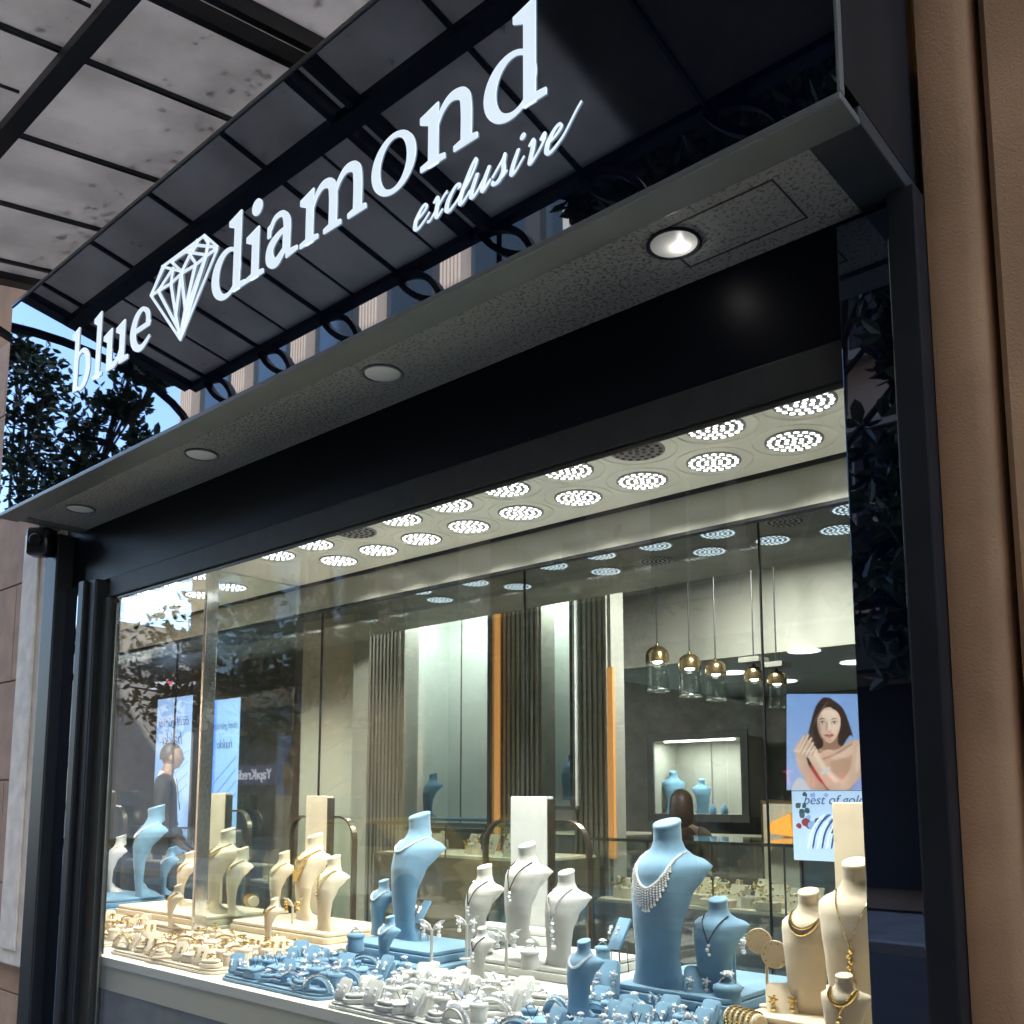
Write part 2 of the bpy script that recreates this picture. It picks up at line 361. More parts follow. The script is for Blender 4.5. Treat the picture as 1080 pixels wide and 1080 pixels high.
MB().box(XL+.0605, XR-.0855, FY+.0705, .04, ZS+.006, ZS+.03).build('soffit_board', 'soffit_stipple', fs)
hp = [onZ(804, 200, ZS+.004), onZ(848, 232, ZS+.004), onZ(776, 262, ZS+.004), onZ(745, 228, ZS+.004)]
hx0, hx1, hy0, hy1 = -.885, -.645, -.200, -.062
b = MB()
for q in (((hx0, hy0), (hx1, hy0)), ((hx1, hy0), (hx1, hy1)), ((hx1, hy1), (hx0, hy1)), ((hx0, hy1), (hx0, hy0))):
    (ax, ay), (bx_, by_) = q; b.box(min(ax, bx_)-.0014, max(ax, bx_)+.0014, min(ay, by_)-.0014, max(ay, by_)+.0014, ZS+.0045, ZS+.0065)
b.build('access_hatch', 'dark_recess', fs)

# ---- lettering (flat lit letters 3 mm proud), built from strokes; each piece steps back a hair so no two faces share a plane
U = .137; ZB = 2.938
class Glyphs:
    def __init__(s): s.mb = MB(); s.k = 0
    def y(s): s.k += 1; return FY-.0032-.00012*(s.k % 9)
    def poly(s, pts):
        y = s.y(); s.mb.prism([(x, y, z) for x, z in pts], (0, FY-.0002-y, 0)); return s
    def strip(s, L, Rr, closed=False):
        y = s.y(); n = len(L); v = [(x, y, z) for x, z in L]+[(x, y, z) for x, z in Rr]
        f = [(i, (i+1) % n, n+(i+1) % n, n+i) for i in range(n if closed else n-1)]
        yb = FY-.0002; v2 = [(x, yb, z) for x, _, z in v]; m = 2*n
        f += [(i, (i+1) % n, m+(i+1) % n, m+i) for i in range(n if closed else n-1)]+[(n+i, n+(i+1) % n, m+n+(i+1) % n, m+n+i) for i in range(n if closed else n-1)]
        s.mb.add(v+v2, f); return s
G = Glyphs()
def T(x0, w, pts, W):      # unit glyph coords (x 0..W, z in x-heights) -> fascia
    return [(x0+x/W*w, ZB+z*U) for x, z in pts]
def ring(x0, w, W, cx, cz, rx, rz, ix, iz, icx=None, icz=None, n=36):
    icx = cx if icx is None else icx; icz = cz if icz is None else icz
    L = [(cx+rx*math.cos(2*PI*k/n), cz+rz*math.sin(2*PI*k/n)) for k in range(n)]; Q = [(icx+ix*math.cos(2*PI*k/n), icz+iz*math.sin(2*PI*k/n)) for k in range(n)]
    G.strip(T(x0, w, L, W), T(x0, w, Q, W), True)
def stroke(x0, w, W, pts, wid, seg=8, f=None):
    P = catmull([(a, b, 0) for a, b in pts], seg); WW = [v.x*(.84 if f else 1) for v in catmull([(a, 0, 0) for a in wid], seg)]
    L = []; Q = []
    for i, p in enumerate(P):
        d = (P[min(i+1, len(P)-1)]-P[max(i-1, 0)]).normalized(); nn = Vector((-d.y, d.x, 0))*WW[i]/2
        L.append((p.x+nn.x, p.y+nn.y)); Q.append((p.x-nn.x, p.y-nn.y))
    f = f or (lambda q: T(x0, w, q, W)); G.strip(f(L), f(Q))
def P_(x0, w, W, pts): G.poly(T(x0, w, pts, W))
ST = .225
def stem(x0, w, W, x, top, flag=True, foot=True, fl=.15, fr=.16):
    P_(x0, w, W, [(x, 0.0), (x+ST, 0.0), (x+ST, top), (x, top-.10)])
    if flag: P_(x0, w, W, [(x-.20, top-.20), (x+.001, top-.30), (x+.001, top-.10), (x+ST*.9, top-.004), (x-.20, top-.09)])
    if foot: P_(x0, w, W, [(x-fl, 0), (x+ST+fr, 0), (x+ST+fr, .085), (x+ST-.001, .115), (x+.001, .115), (x-fl, .085)])
def bowl_d(x0, w, W):      # closed left bowl joined to a stem on the right
    ring(x0, w, W, .53, .475, .51, .525, .34, .43, .60, .475)
def letter_d(x0, w):
    W = 1.22; bowl_d(x0, w, W); stem(x0, w, W, .80, 1.62, foot=False); P_(x0, w, W, [(.80, 0), (1.22, .0), (1.22, .10), (1.05, .12), (.801, .12)])
def letter_b(x0, w):
    W = 1.22; ring(x0, w, W, .70, .475, .51, .525, .34, .43, .63, .475); stem(x0, w, W, .20, 1.62, foot=False)
def letter_l(x0, w): stem(x0, w, .62, .20, 1.62, fl=.16, fr=.16)
def letter_i(x0, w):
    W = .66; stem(x0, w, W, .20, 1.02, fl=.18, fr=.18); n = 20; P_(x0, w, W, [(.33+.165*math.cos(2*PI*k/n), 1.43+.165*math.sin(2*PI*k/n)) for k in range(n)])
def letter_u(x0, w):
    W = 1.30; stem(x0, w, W, .20, 1.0, foot=False); stem(x0, w, W, .86, 1.0, foot=False); P_(x0, w, W, [(1.08, 0), (1.30, 0), (1.30, .10), (1.10, .12)])
    stroke(x0, w, W, [(.33, .5), (.36, .18), (.56, .06), (.80, .17), (.95, .40)], [.22, .21, .15, .11, .09])
def letter_e(x0, w):
    W = .98; P_(x0, w, W, [(.12, .46), (.90, .46), (.96, .57), (.12, .57)])
    stroke(x0, w, W, [(.85, .52), (.80, .80), (.55, .955), (.28, .83), (.155, .5), (.28, .18), (.58, .055), (.95, .22)], [.17, .14, .09, .18, .23, .19, .13, .06])
def letter_a(x0, w):
    W = 1.08; stroke(x0, w, W, [(.13, .76), (.30, .94), (.56, .93), (.70, .72), (.70, .40), (.70, .10)], [.09, .10, .12, .21, .225, .225])
    P_(x0, w, W, [(.06, .62), (.16, .62), (.18, .88), (.06, .84)])
    stroke(x0, w, W, [(.68, .60), (.42, .56), (.17, .40), (.17, .16), (.37, .045), (.66, .22)], [.09, .12, .20, .24, .18, .10])
    P_(x0, w, W, [(.70, 0), (1.06, .04), (1.06, .12), (.82, .14), (.70, .14)])
def arch(x0, w, W, xa, xb):
    stroke(x0, w, W, [(xa+.16, .58), (xa+.30, .82), (xa+.52, .945), (xb+.06, .86), (xb+.13, .60), (xb+.13, .02)], [.06, .09, .14, .20, .225, .225])
    P_(x0, w, W, [(xb-.14, 0), (xb+ST+.15, 0), (xb+ST+.15, .085), (xb+ST-.001, .115), (xb+.001, .115), (xb-.14, .085)])
def letter_n(x0, w):
    W = 1.36; stem(x0, w, W, .20, 1.02, fl=.18); arch(x0, w, W, .20, .92)
def letter_m(x0, w):
    W = 2.06; stem(x0, w, W, .20, 1.02, fl=.18); arch(x0, w, W, .20, .90); arch(x0, w, W, .90, 1.62)
def letter_o(x0, w): ring(x0, w, 1.08, .54, .475, .53, .525, .33, .44)
for fn, a, c in ((letter_b, -3.090, -2.950), (letter_l, -2.932, -2.860), (letter_u, -2.858, -2.692), (letter_e, -2.686, -2.555), (letter_d, -2.224, -2.058),
                 (letter_i, -2.056, -1.968), (letter_a, -1.968, -1.828), (letter_m, -1.822, -1.562), (letter_o, -1.553, -1.404), (letter_n, -1.392, -1.212), (letter_d, -1.206, -1.040)):
    G = Glyphs(); fn(a, c-a); G.mb.build('letter', 'letter_white', fs)
# diamond emblem, line drawing
DP = lambda a, b_: onY(70+a/5.4, 200+b_/5.4, FY)
G = Glyphs()
for (a, b_, c, d_) in ((485, 605, 550, 440), (550, 440, 790, 262), (790, 262, 862, 325), (862, 325, 858, 350), (858, 350, 652, 855), (652, 855, 485, 605), (485, 605, 527, 578), (527, 578, 600, 535),
                       (600, 535, 660, 478), (660, 478, 740, 430), (740, 430, 800, 380), (800, 380, 862, 335), (527, 578, 612, 448), (550, 440, 662, 468), (485, 605, 560, 440), (600, 535, 612, 448), (598, 410, 662, 468), (600, 412, 682, 356),
                       (682, 356, 805, 374), (662, 468, 708, 374), (708, 374, 742, 425), (682, 356, 745, 318), (745, 318, 862, 330), (745, 318, 718, 358), (752, 290, 745, 318), (790, 272, 812, 305), (812, 305, 800, 375),
                       (527, 578, 645, 800), (600, 535, 640, 790), (660, 478, 628, 715), (660, 478, 684, 700), (740, 430, 682, 690), (800, 380, 690, 690), (682, 690, 656, 835), (628, 715, 650, 835), (800, 380, 660, 830)):
    p, q = DP(a, b_), DP(c, d_); dx, dz = q.x-p.x, q.z-p.z; l = math.hypot(dx, dz); nx, nz = -dz/l*.0036, dx/l*.0036; ex, ez = dx/l*.0022, dz/l*.0022
    G.k += 1; y = FY-.003-.0001*(G.k % 37)
    G.mb.prism([(p.x+nx-ex, y, p.z+nz-ez), (q.x+nx+ex, y, q.z+nz+ez), (q.x-nx+ex, y, q.z-nz+ez), (p.x-nx-ex, y, p.z-nz-ez)], (0, FY-.0002-y, 0))
G.mb.build('diamond_emblem', 'letter_white', fs)
# script word "exclusive"
G = Glyphs()
ux = .0455; zx = 2.812; UX = .047
def SC(x0):
    return lambda q: [(x0+(x+.42*z)*ux, zx+z*UX) for x, z in q]
def sw_(x0, pts, wid): stroke(0, 1, 1, pts, wid, 7, SC(x0))
ex0 = -1.413; adv = .0488
E_ = [(.0, .42), (.35, .55), (.60, .80), (.48, .99), (.24, .90), (.06, .50), (.12, .12), (.38, .0), (.72, .22), (.95, .50)]; EW = [.06, .08, .12, .10, .15, .24, .22, .14, .09, .06]
xs = [ex0+adv*k for k in (0, .92, 1.98, 2.80, 3.45, 4.68, 5.72, 6.42, 7.48)]
sw_(xs[0], E_, EW)
sw_(xs[1], [(.10, .80), (.28, .98), (.42, .70), (.50, .30), (.66, .02), (.95, .28)], [.07, .14, .24, .24, .14, .06]); sw_(xs[1], [(.95, .98), (.78, .88), (.50, .50), (.20, .08), (.02, .06)], [.13, .08, .06, .08, .13])
sw_(xs[2], [(.62, .78), (.60, .97), (.34, .98), (.08, .58), (.10, .15), (.36, .0), (.70, .24), (.85, .45)], [.16, .12, .12, .24, .24, .14, .08, .06])
sw_(xs[3], [(.0, .40), (.35, .90), (.52, 1.5), (.38, 1.72), (.20, 1.3), (.06, .5), (.12, .06), (.34, .04), (.62, .40)], [.06, .07, .08, .10, .17, .24, .2, .11, .06])
sw_(xs[4], [(.12, .98), (.06, .40), (.14, .04), (.40, .08), (.78, .70)], [.18, .24, .20, .10, .06]); sw_(xs[4], [(.84, 1.0), (.76, .42), (.84, .02), (1.2, .36)], [.16, .24, .18, .06])
sw_(xs[5], [(-.05, .35), (.32, .90), (.40, 1.12), (.46, .75), (.60, .38), (.46, .06), (.14, .02), (.06, .16)], [.06, .07, .10, .18, .23, .18, .11, .14]); sw_(xs[5], [(.40, .04), (.66, .16), (.84, .34)], [.07, .07, .06])
sw_(xs[6], [(.10, .98), (.04, .42), (.10, .02), (.32, .08), (.62, .52)], [.17, .24, .2, .09, .06]); G.poly(SC(xs[6])([(.16+.13*math.cos(2*PI*k/14), 1.42+.13*math.sin(2*PI*k/14)) for k in range(14)]))
sw_(xs[7], [(.0, .80), (.18, .98), (.30, .60), (.36, .04), (.62, .20), (.86, .65), (.80, .98), (.66, .80), (.95, .74)], [.07, .16, .24, .18, .08, .1, .13, .09, .06])
sw_(xs[8], E_+[(1.25, 1.15), (1.42, 1.42)], EW+[.055, .05])
G.mb.build('script_lettering', 'letter_white', fs)

# ------------------------------------------------------------------ downlights in the soffit
def downlight(x, y, label, lit):
    t = thing('recessed_downlight', label, 'light', (x, y, ZS+.006), group='round downlights in the fascia soffit')
    MB().loft([[(r*math.cos(2*PI*k/32), r*math.sin(2*PI*k/32), z) for k in range(32)] for r, z in ((.050, 0), (.052, -.004), (.048, -.006), (.0445, -.003), (.0445, .0))], False).build('trim_ring', 'rim_grey' if not lit else 'frame_dark', t, smooth=40)
    if lit:
        MB().loft([[(r*math.cos(2*PI*k/32), r*math.sin(2*PI*k/32), z) for k in range(32)] for r, z in ((.044, -.003), (.040, -.0022), (.030, -.0012), (.018, -.0008))], True).build('reflector', 'lamp_dim', t, smooth=60)
        o = MB().lathe([(.011, -.0038), (.010, -.0055)], n=20).build('bulb', 'lamp_on', t); o.location = (.004, .016, 0)
        ld = bpy.data.lights.new('lamp', 'POINT'); ld.energy = .004; ld.shadow_soft_size = .003; lo = bpy.data.objects.new('lamp', ld); S.collection.objects.link(lo); lo.parent = t; lo.location = (.004, .016, -.022)
    else:
        MB().loft([[(r*math.cos(2*PI*k/32), r*math.sin(2*PI*k/32), z) for k in range(32)] for r, z in ((.044, -.002), (.036, -.0045), (.02, -.0065), (.006, -.007))], True).build('diffuser', 'lamp_dim', t, smooth=60)
    return t
downlight(-.867, -.152, 'lit round downlight in the soffit near the access hatch', True)
downlight(-1.695, -.152, 'unlit pale downlight under the exclusive lettering end of the soffit, second from the right', False)
downlight(-2.526, -.152, 'unlit pale downlight in the soffit between the middle one and the camera end', False)
downlight(-3.340, -.152, 'unlit pale downlight at the far end of the soffit above the black camera', False)
sc = thing('security_camera', 'small black camera box on a pale dome mount at the top of the white pilaster', 'camera', tuple(onY(45.5, 573, -.11)), R(38))
MB().slab(-.047, .047, -.05, .03, -.052, .052, r=.02, e=.006).build('housing', 'cctv_black', sc, smooth=50)
MB().lathe([(.022, 0), (.024, .01), (.018, .014)], c=(0, 0, 0)).build('lens', 'frame_dark', sc).rotation_euler = (R(90), 0, 0)
sc.children[-1].location = (0, -.051, -.0)
MB().lathe([(.02, .053), (.035, .06), (.045, .075), (.047, .083)], (.01, .02, 0)).build('mount', 'white_trim', sc, smooth=40)

# ------------------------------------------------------------------ iron canopy with wired glass
cn = thing('glazed_canopy', 'black iron canopy of dirty frosted glass panels above the sign', 'canopy')
SL = .19; KZ = 3.698
def cz(y): return KZ+SL*(y-FY)
CX0, CX1 = -3.90, -.20
YO = -1.215; YI = .055
def beamY(y0, y1, x0, x1, dn, up, name, m='iron_black'):
    b = MB(); v = []
    for x in (x0, x1):
        v += [(x, y0, cz(y0)-dn), (x, y1, cz(y1)-dn), (x, y1, cz(y1)+up), (x, y0, cz(y0)+up)]
    b.add(v, [(0, 1, 2, 3), (7, 6, 5, 4), (0, 4, 5, 1), (1, 5, 6, 2), (2, 6, 7, 3), (3, 7, 4, 0)]); return b.build(name, m, cn)
rx = [-3.78, -3.35, -2.92, -2.47, -2.05, -1.62, -1.19, -.76]
for x in rx:
    wd = .006 if abs(x+2.05) > .01 else .016
    if abs(x+2.05) < .01:
        beamY(YO+.02, YI, x-.055, x-.030, .05, .01, 'rafter'); beamY(YO+.02, YI, x+.030, x+.055, .05, .01, 'rafter')
    else: beamY(YO+.02, YI, x-wd, x+wd, .014, .006, 'rafter')
    if x < -1.7 and abs(x+2.05) > .01: beamY(YO+.02, -.665, x+.200, x+.206, .008, .001, 'glazing_bar')
beamY(YO-.02, YO+.019, CX0-.02, CX1+.02, .022, .045, 'edge_beam')
beamY(-.665, -.61, CX0, CX1, .06, -.029, 'purlin')
beamY(YO+.02, YI, CX0-.05, CX0+.012, .03, .02, 'end_beam'); beamY(YO+.02, YI, CX1-.012, CX1+.03, .03, .02, 'end_beam')
bx = [CX0+.013]+[x for x in rx]+[CX1-.013]
for i in range(len(bx)-1):
    for y0, y1 in ((YO+.02, -.64), (-.636, YI)):
        x0, x1 = bx[i]+.004, bx[i+1]-.004
        v = [(x0, y0, cz(y0)), (x1, y0, cz(y0)), (x1, y1, cz(y1)), (x0, y1, cz(y1))]
        MB().prism(v, (0, 0, .005)).build('glass_panel', 'canopy_glazing', cn)
b = MB(); b.prism([(-1.42, YO-.02, cz(YO-.02)+.02), (CX1+.03, YO-.02, cz(YO-.02)+.02), (CX1+.03, YI, cz(YI)+.02), (-1.42, YI, cz(YI)+.02)], (0, 0, .004)); b.build('shade_sheet', 'iron_black', cn)  # opaque sheet added over the right-hand panels to keep skylight off them
lm = MB(); lr = random.Random(12)
for _ in range(800):
    x = lr.uniform(CX0+.02, -1.45); y = YI-.01-abs(lr.gauss(0, .12)); s_ = lr.uniform(.005, .020); a = lr.uniform(0, 6.28)
    lm.prism([(x+s_*math.cos(a+q*2.1)*lr.uniform(.5, 1), y+s_*math.sin(a+q*2.1)*lr.uniform(.5, 1), cz(y)+.0065+lr.uniform(0, .008)) for q in range(3)], (0, 0, .0015))
for _ in range(260):
    x = lr.choice(rx+[CX0+.02])+lr.gauss(0, .035); y = lr.uniform(YO+.03, YI-.02) if lr.random() < .5 else -.64+lr.gauss(0, .05); s_ = lr.uniform(.004, .016); a = lr.uniform(0, 6.28)
    if x < CX0 or x > -1.45: continue
    lm.prism([(x+s_*math.cos(a+q*2.1)*lr.uniform(.5, 1), y+s_*math.sin(a+q*2.1)*lr.uniform(.5, 1), cz(y)+.0065+lr.uniform(0, .008)) for q in range(3)], (0, 0, .0015))
o = lm.build('leaf_litter', 'bark'); tag(o, 'dead leaves and dirt lying on top of the canopy glass', 'leaf litter', kind='stuff')
# wrought arcs hanging from the outer beam at the rafters, and the arched end bracket
def arcpts(c, r, a0, a1, ax='x', n=14):
    return [(c[0]+r*math.cos(R(a0+(a1-a0)*k/n)), c[1], c[2]+r*math.sin(R(a0+(a1-a0)*k/n))) for k in range(n+1)]
def ribbon(pts, w, t, name):
    b = MB(); P = [Vector(p) for p in pts]; rings = []
    for i, p in enumerate(P):
        d = (P[min(i+1, len(P)-1)]-P[max(i-1, 0)]).normalized(); n_ = Vector((0, 1, 0)).cross(d).normalized()
        rings.append([p+Vector((0, -w/2, 0))+n_*t/2, p+Vector((0, w/2, 0))+n_*t/2, p+Vector((0, w/2, 0))-n_*t/2, p+Vector((0, -w/2, 0))-n_*t/2])
    b.loft(rings); return b.build(name, 'iron_black', cn)
for x in rx:
    z0 = cz(YO)-.022
    ribbon(arcpts((x, YO, z0-.24), .24, 90, 0), .03, .022, 'scroll')
    ribbon(arcpts((x+.33, YO, z0+.22), .40, 213, 275), .03, .022, 'scroll')
b = MB(); ap = []
for k in range(17):
    a = PI*k/16; ap.append((CX0-.02, -.62+.60*math.cos(a), cz(-.62)-.36+.24*math.sin(a)))
b.tube(ap, .02, 6); b.build('end_arch', 'iron_black', cn)

# ------------------------------------------------------------------ across the street (seen in the reflections)
bf = thing('office_building', 'tan building across the street with fluted piers and blue glazed bays', 'building', (0, -12.4, 0))
b = MB(); b.box(-24.6, 25, -8, -.35, 0, 24); b.build('wall', 'facade_far', bf)
b = MB(); bp_ = MB(); bd = MB()
x = -24.6; k = 0
while x < -13.4:
    for j in range(6): bp_.box(x+j*.11, x+j*.11+.07, -.35, 0.02, 4.5, 24)
    bd.box(x+2.30, x+2.69, -.34, -.12, 4.5, 24)
    for zf in range(6):
        z0 = 5.0+zf*3.1; MB().box(x+.72, x+2.28, -.34, -.20, z0, z0+2.8).build('glazed_bay', 'window_far', bf); bd.box(x+.68, x+2.29, -.34, -.16, z0+2.85, z0+3.05)
    x += 2.7
bp_.build('fluted_pier', 'facade_far', bf); bd.build('recess_panel', 'dark_recess', bf)
b = MB(); fr = MB()
for xx in [-12.2+3.0*k for k in range(12)]:
    for z0 in (5.2, 8.6, 12.0, 15.4):
        fr = MB(); wo = MB().box(xx, xx+1.6, -.345, -.31, z0, z0+2.1).build('window', 'window_far', bf); fr.box(xx-.15, xx-.001, -.345, -.2, z0-.15, z0+2.25); fr.box(xx+1.601, xx+1.75, -.345, -.2, z0-.15, z0+2.25); fr.box(xx, xx+1.6, -.345, -.22, z0+2.101, z0+2.25)
        fr.box(xx, xx+1.6, -.345, -.16, z0-.15, z0-.001); fr.box(xx+.77, xx+.83, -.309, -.28, z0, z0+2.1); fr.build('frame', 'facade_far2', wo)
sf = MB(); sg = MB()
for xx in [-24+4.0*k for k in range(12)]:
    sg.box(xx+.25, xx+3.6, -.345, -.30, .3, 3.3); sf.box(xx-.15, xx+.2, -.345, .05, 0, 4.2)
sf.box(-24.6, 25, -.30, .10, 3.5, 4.3)
sg.build('shopfront_glass', 'dark_recess', bf); sf.build('shopfront_frame', 'shop_dark2', bf)
b2 = thing('pale_building', 'lower pale building at the far end of the street opposite', 'building', (-48, -16, 0))
MB().box(-16, 10, -8, 0, 0, 9).build('wall', 'facade_far2', b2)
b = MB()
for xx in range(8):
    for zf in range(3): MB().box(-15+xx*3.1, -13.2+xx*3.1, .003, .05, 1.2+zf*2.8, 2.9+zf*2.8).build('window', 'window_far', b2)
def text_obj(name, s, size, m, parent=None, loc=(0, 0, 0), rot=(0, 0, 0), ext=.004, mirror=False, shear=0, sx=1):
    c = bpy.data.curves.new(name, 'FONT'); c.body = s; c.size = size; c.extrude = ext; c.align_x = 'CENTER'; c.align_y = 'CENTER'; c.shear = shear
    o = bpy.data.objects.new(name, c); S.collection.objects.link(o); c.materials.append(M[m]); o.location = loc; o.rotation_euler = rot
    o.scale = ((-sx if mirror else sx), 1, 1)
    me = bpy.data.meshes.new_from_object(o.evaluated_get((bpy.context.view_layer.update(), bpy.context.evaluated_depsgraph_get())[1])); me.name = name
    q = bpy.data.objects.new(name, me); S.collection.objects.link(q); q.location = o.location; q.rotation_euler = o.rotation_euler; q.scale = o.scale; bpy.data.objects.remove(o); o = q
    if not me.materials: me.materials.append(M[m])
    if parent: o.parent = parent
    return o
def facade_sign(u0, u1, v0, v1, txt, mb_, mt, label):
    vy = 11.9; p = onY(u0, v1, vy); q = onY(u1, v0, vy)      # mirror image behind the glass plane y=0
    x0, x1, z0, z1 = p.x, q.x, p.z, q.z; t = thing('shop_sign', label, 'sign', ((x0+x1)/2, -vy, (z0+z1)/2))
    MB().box((x0-x1)/2, (x1-x0)/2, -.18, 0, (z0-z1)/2, (z1-z0)/2).build('sign_board', mb_, t)
    L = min((z1-z0)*.75, (x1-x0)/max(1, len(txt))*2.0)
    text_obj('sign_text', txt, L, mt, t, (0, .012, 0), (R(90), 0, R(180)), ext=.01)
facade_sign(246, 292, 806, 828, 'YapıKredi', 'sign_navy', 'sign_white', 'navy bank sign with white lettering across the street')
facade_sign(158, 200, 712, 728, 'BEY', 'sign_white', 'sign_red', 'white sign with red capital letters across the street')
facade_sign(780, 850, 806, 836, 'TANI', 'dark_recess', 'sign_red', 'dark sign with large red letters across the street')

def leaf_cloud(mb, centres, n, size, seed):
    rnd = random.Random(seed)
    for _ in range(n):
        c, rad = centres[rnd.randrange(len(centres))]
        while True:
            d = Vector((rnd.uniform(-1, 1), rnd.uniform(-1, 1), rnd.uniform(-1, 1)))
            if d.length < 1: break
        d = Vector((rnd.gauss(0, .52), rnd.gauss(0, .52), rnd.gauss(0, .55))); p = Vector(c)+Vector((d.x*rad, d.y*rad, d.z*rad*.8))
        for q in range(rnd.choice((3, 4, 5))):               # a rosette of leaves at a twig tip
            ax = Vector((rnd.gauss(0, 1), rnd.gauss(0, 1), rnd.gauss(.25, .8))).normalized(); s_ = Vector((rnd.gauss(0, 1), rnd.gauss(0, 1), rnd.gauss(0, 1))).cross(ax).normalized()
            L = size*rnd.uniform(.7, 1.25); W = L*rnd.uniform(.17, .24); nn = ax.cross(s_)*W*.35
            b0 = p+ax*L*.05
            mb.add([b0, b0+ax*L*.33+s_*W+nn, b0+ax*L*.70+s_*W*.85+nn, b0+ax*L, b0+ax*L*.70-s_*W*.85+nn, b0+ax*L*.33-s_*W+nn, b0+ax*L*.5],
                   [(0, 6, 1), (1, 6, 2), (2, 6, 3), (0, 5, 6), (5, 4, 6), (4, 3, 6)])
def tree(label, base, clumps, n, size, seed, trunk_r=.13):
    t = thing('magnolia_tree', label, 'tree', base, group='magnolia trees along the street'); B = Vector(base)
    rnd = random.Random(seed); mb = MB(); top = max(c[0][2] for c in clumps)*.62
    cx = sum(c[0][0] for c in clumps)/len(clumps)-B.x; cy = sum(c[0][1] for c in clumps)/len(clumps)-B.y
    mb.tube([(0, 0, -.15), (.03, .02, top*.3), (cx*.2, cy*.2, top*.65), (cx*.4, cy*.4, top)], [trunk_r, trunk_r*.85, trunk_r*.7, trunk_r*.4], 10)
    for c, r in clumps:
        e = Vector(c)-B; s0 = Vector((cx*.25, cy*.25, top*rnd.uniform(.55, .95)))
        mb.tube([s0, (s0+e)/2+Vector((rnd.uniform(-.2, .2), rnd.uniform(-.2, .2), .1)), e], [trunk_r*.35, trunk_r*.2, .012], 6)
        for _ in range(5):
            d = Vector((rnd.gauss(0, 1), rnd.gauss(0, 1), rnd.gauss(.2, .7))).normalized()*r*.8; mb.tube([e*.8+s0*.2, e+d*.5, e+d], [.02, .012, .005], 4)
    mb.build('trunk', 'bark', t, smooth=50)
    lb = MB(); leaf_cloud(lb, [((Vector(c)-B), r) for c, r in clumps], n, size, seed); lb.build('crown', 'leaf', t)
    return t
def vm(u, v, yv, plane=-.315):     # where a thing must stand so that it mirrors at pixel (u,v); yv = virtual depth
    p = onY(u, v, yv); return (p.x, 2*plane-p.y, p.z)
T1 = [(vm(u, v, 4.4), r) for u, v, r in ((20, 470, .55), (60, 500, .5), (45, 400, .33), (20, 370, .25), (95, 455, .42), (10, 530, .8), (130, 430, .22), (55, 540, .7), (100, 500, .35), (150, 470, .16), (165, 400, .10), (140, 385, .12), (30, 430, .45), (90, 540, .55))]
tree('large leaved magnolia standing over the pavement edge outside', (T1[0][0][0]-.5, -4.1+0, 0) if False else (T1[0][0][0], T1[0][0][1], 0), [(c, r*1.25) for c, r in T1], 1050, .17, 3)
T2 = [(vm(u, v, 2.9), r) for u, v, r in ((650, 185, .17), (690, 160, .26), (740, 140, .30), (790, 110, .34), (840, 80, .36), (890, 50, .4), (620, 205, .07), (700, 60, .5), (800, 20, .6), (665, 215, .10), (730, 180, .18), (780, 160, .2), (850, 125, .22), (930, 330, .14), (940, 460, .35), (925, 540, .35), (945, 620, .35), (930, 250, .3), (900, 180, .3))]
tree('large leaved magnolia standing beside the camera nearest the shop sign', (T2[0][0][0]+.3, -3.95, 0), T2, 3000, .135, 5)
T3 = [(vm(u, v, 6.0, 0), r) for u, v, r in ((270, 660, .8), (330, 700, .8), (400, 680, .9), (480, 700, .8), (250, 740, .7), (540, 740, .8), (600, 690, .6), (200, 690, .9), (440, 760, .7), (700, 760, .6), (160, 720, .9), (640, 640, .6))]
tree('broad dark magnolia farther along the pavement facing the window', (T3[0][0][0]+2, -5.2, 0), T3, 1700, .16, 9, .16)
# a taxi parked across the street
def taxi(loc, rot, label):
    t = thing('taxi', label, 'car', loc, rot, 'taxis along the far kerb')
    prof = [(-2.15, .35), (-2.2, .75), (-1.9, .92), (-1.35, .98), (-.75, 1.42), (.55, 1.45), (1.15, 1.0), (1.95, .86), (2.15, .6), (2.12, .35)]
    b = MB()
    def sec(y, s_): return [(x, y, z if z < .99 else z) for x, z in prof]
    rings = []
    for y, k in ((-.86, .0), (-.80, 1), (.80, 1), (.86, 0)):
        rings.append([(x*(1 if k else .985), y*(1 if z < 1.0 else .80), z-(0 if k else .02)) for x, z in prof])
    b.loft(rings); b.build('body', 'taxi_yellow', t, smooth=35)
    for s_ in (-1, 1): MB().prism([(-1.2, s_*.845*.86+s_*.01, 1.02), (.98, s_*.845*.86+s_*.01, 1.02), (.5, s_*.70, 1.36), (-.70, s_*.70, 1.36)], (0, s_*.012, 0)).build('side_window', 'car_glass', t)
    for x in (-1.35, 1.35):
        for s_ in (-1, 1):
            wv = MB().lathe([(.31, -.1), (.33, -.07), (.33, .07), (.31, .1)], n=24).build('wheel', 'tyre', t); wv.rotation_euler = (R(90), 0, 0); wv.location = (x, s_*.78, .33)
    return t
taxi((-11.5, -8.5, -.12), 0, 'yellow taxi at the far kerb mirrored at the left of the window')

# ================================================================== DISPLAY WINDOW INTERIOR
ZTB = 1.045; YD = 1.0; ZC = 2.55; YB = .885
XP = -3.47
dt = thing('display_table', 'long pale display ledge with a cream front running inside the window', 'table')
MB().box(-6.4, -.50, .030, YD+.02, ZTB-.03, ZTB).build('table_top', 'table_white', dt, bevel=.002)
MB().box(-6.4, -.50, .045, .07, ZTB-.115, ZTB-.0305).build('front_rail', 'table_front', dt)
MB().box(-6.4, -.50, .06, YD, .25, ZTB-.1155).build('cabinet', 'shop_dark', dt)
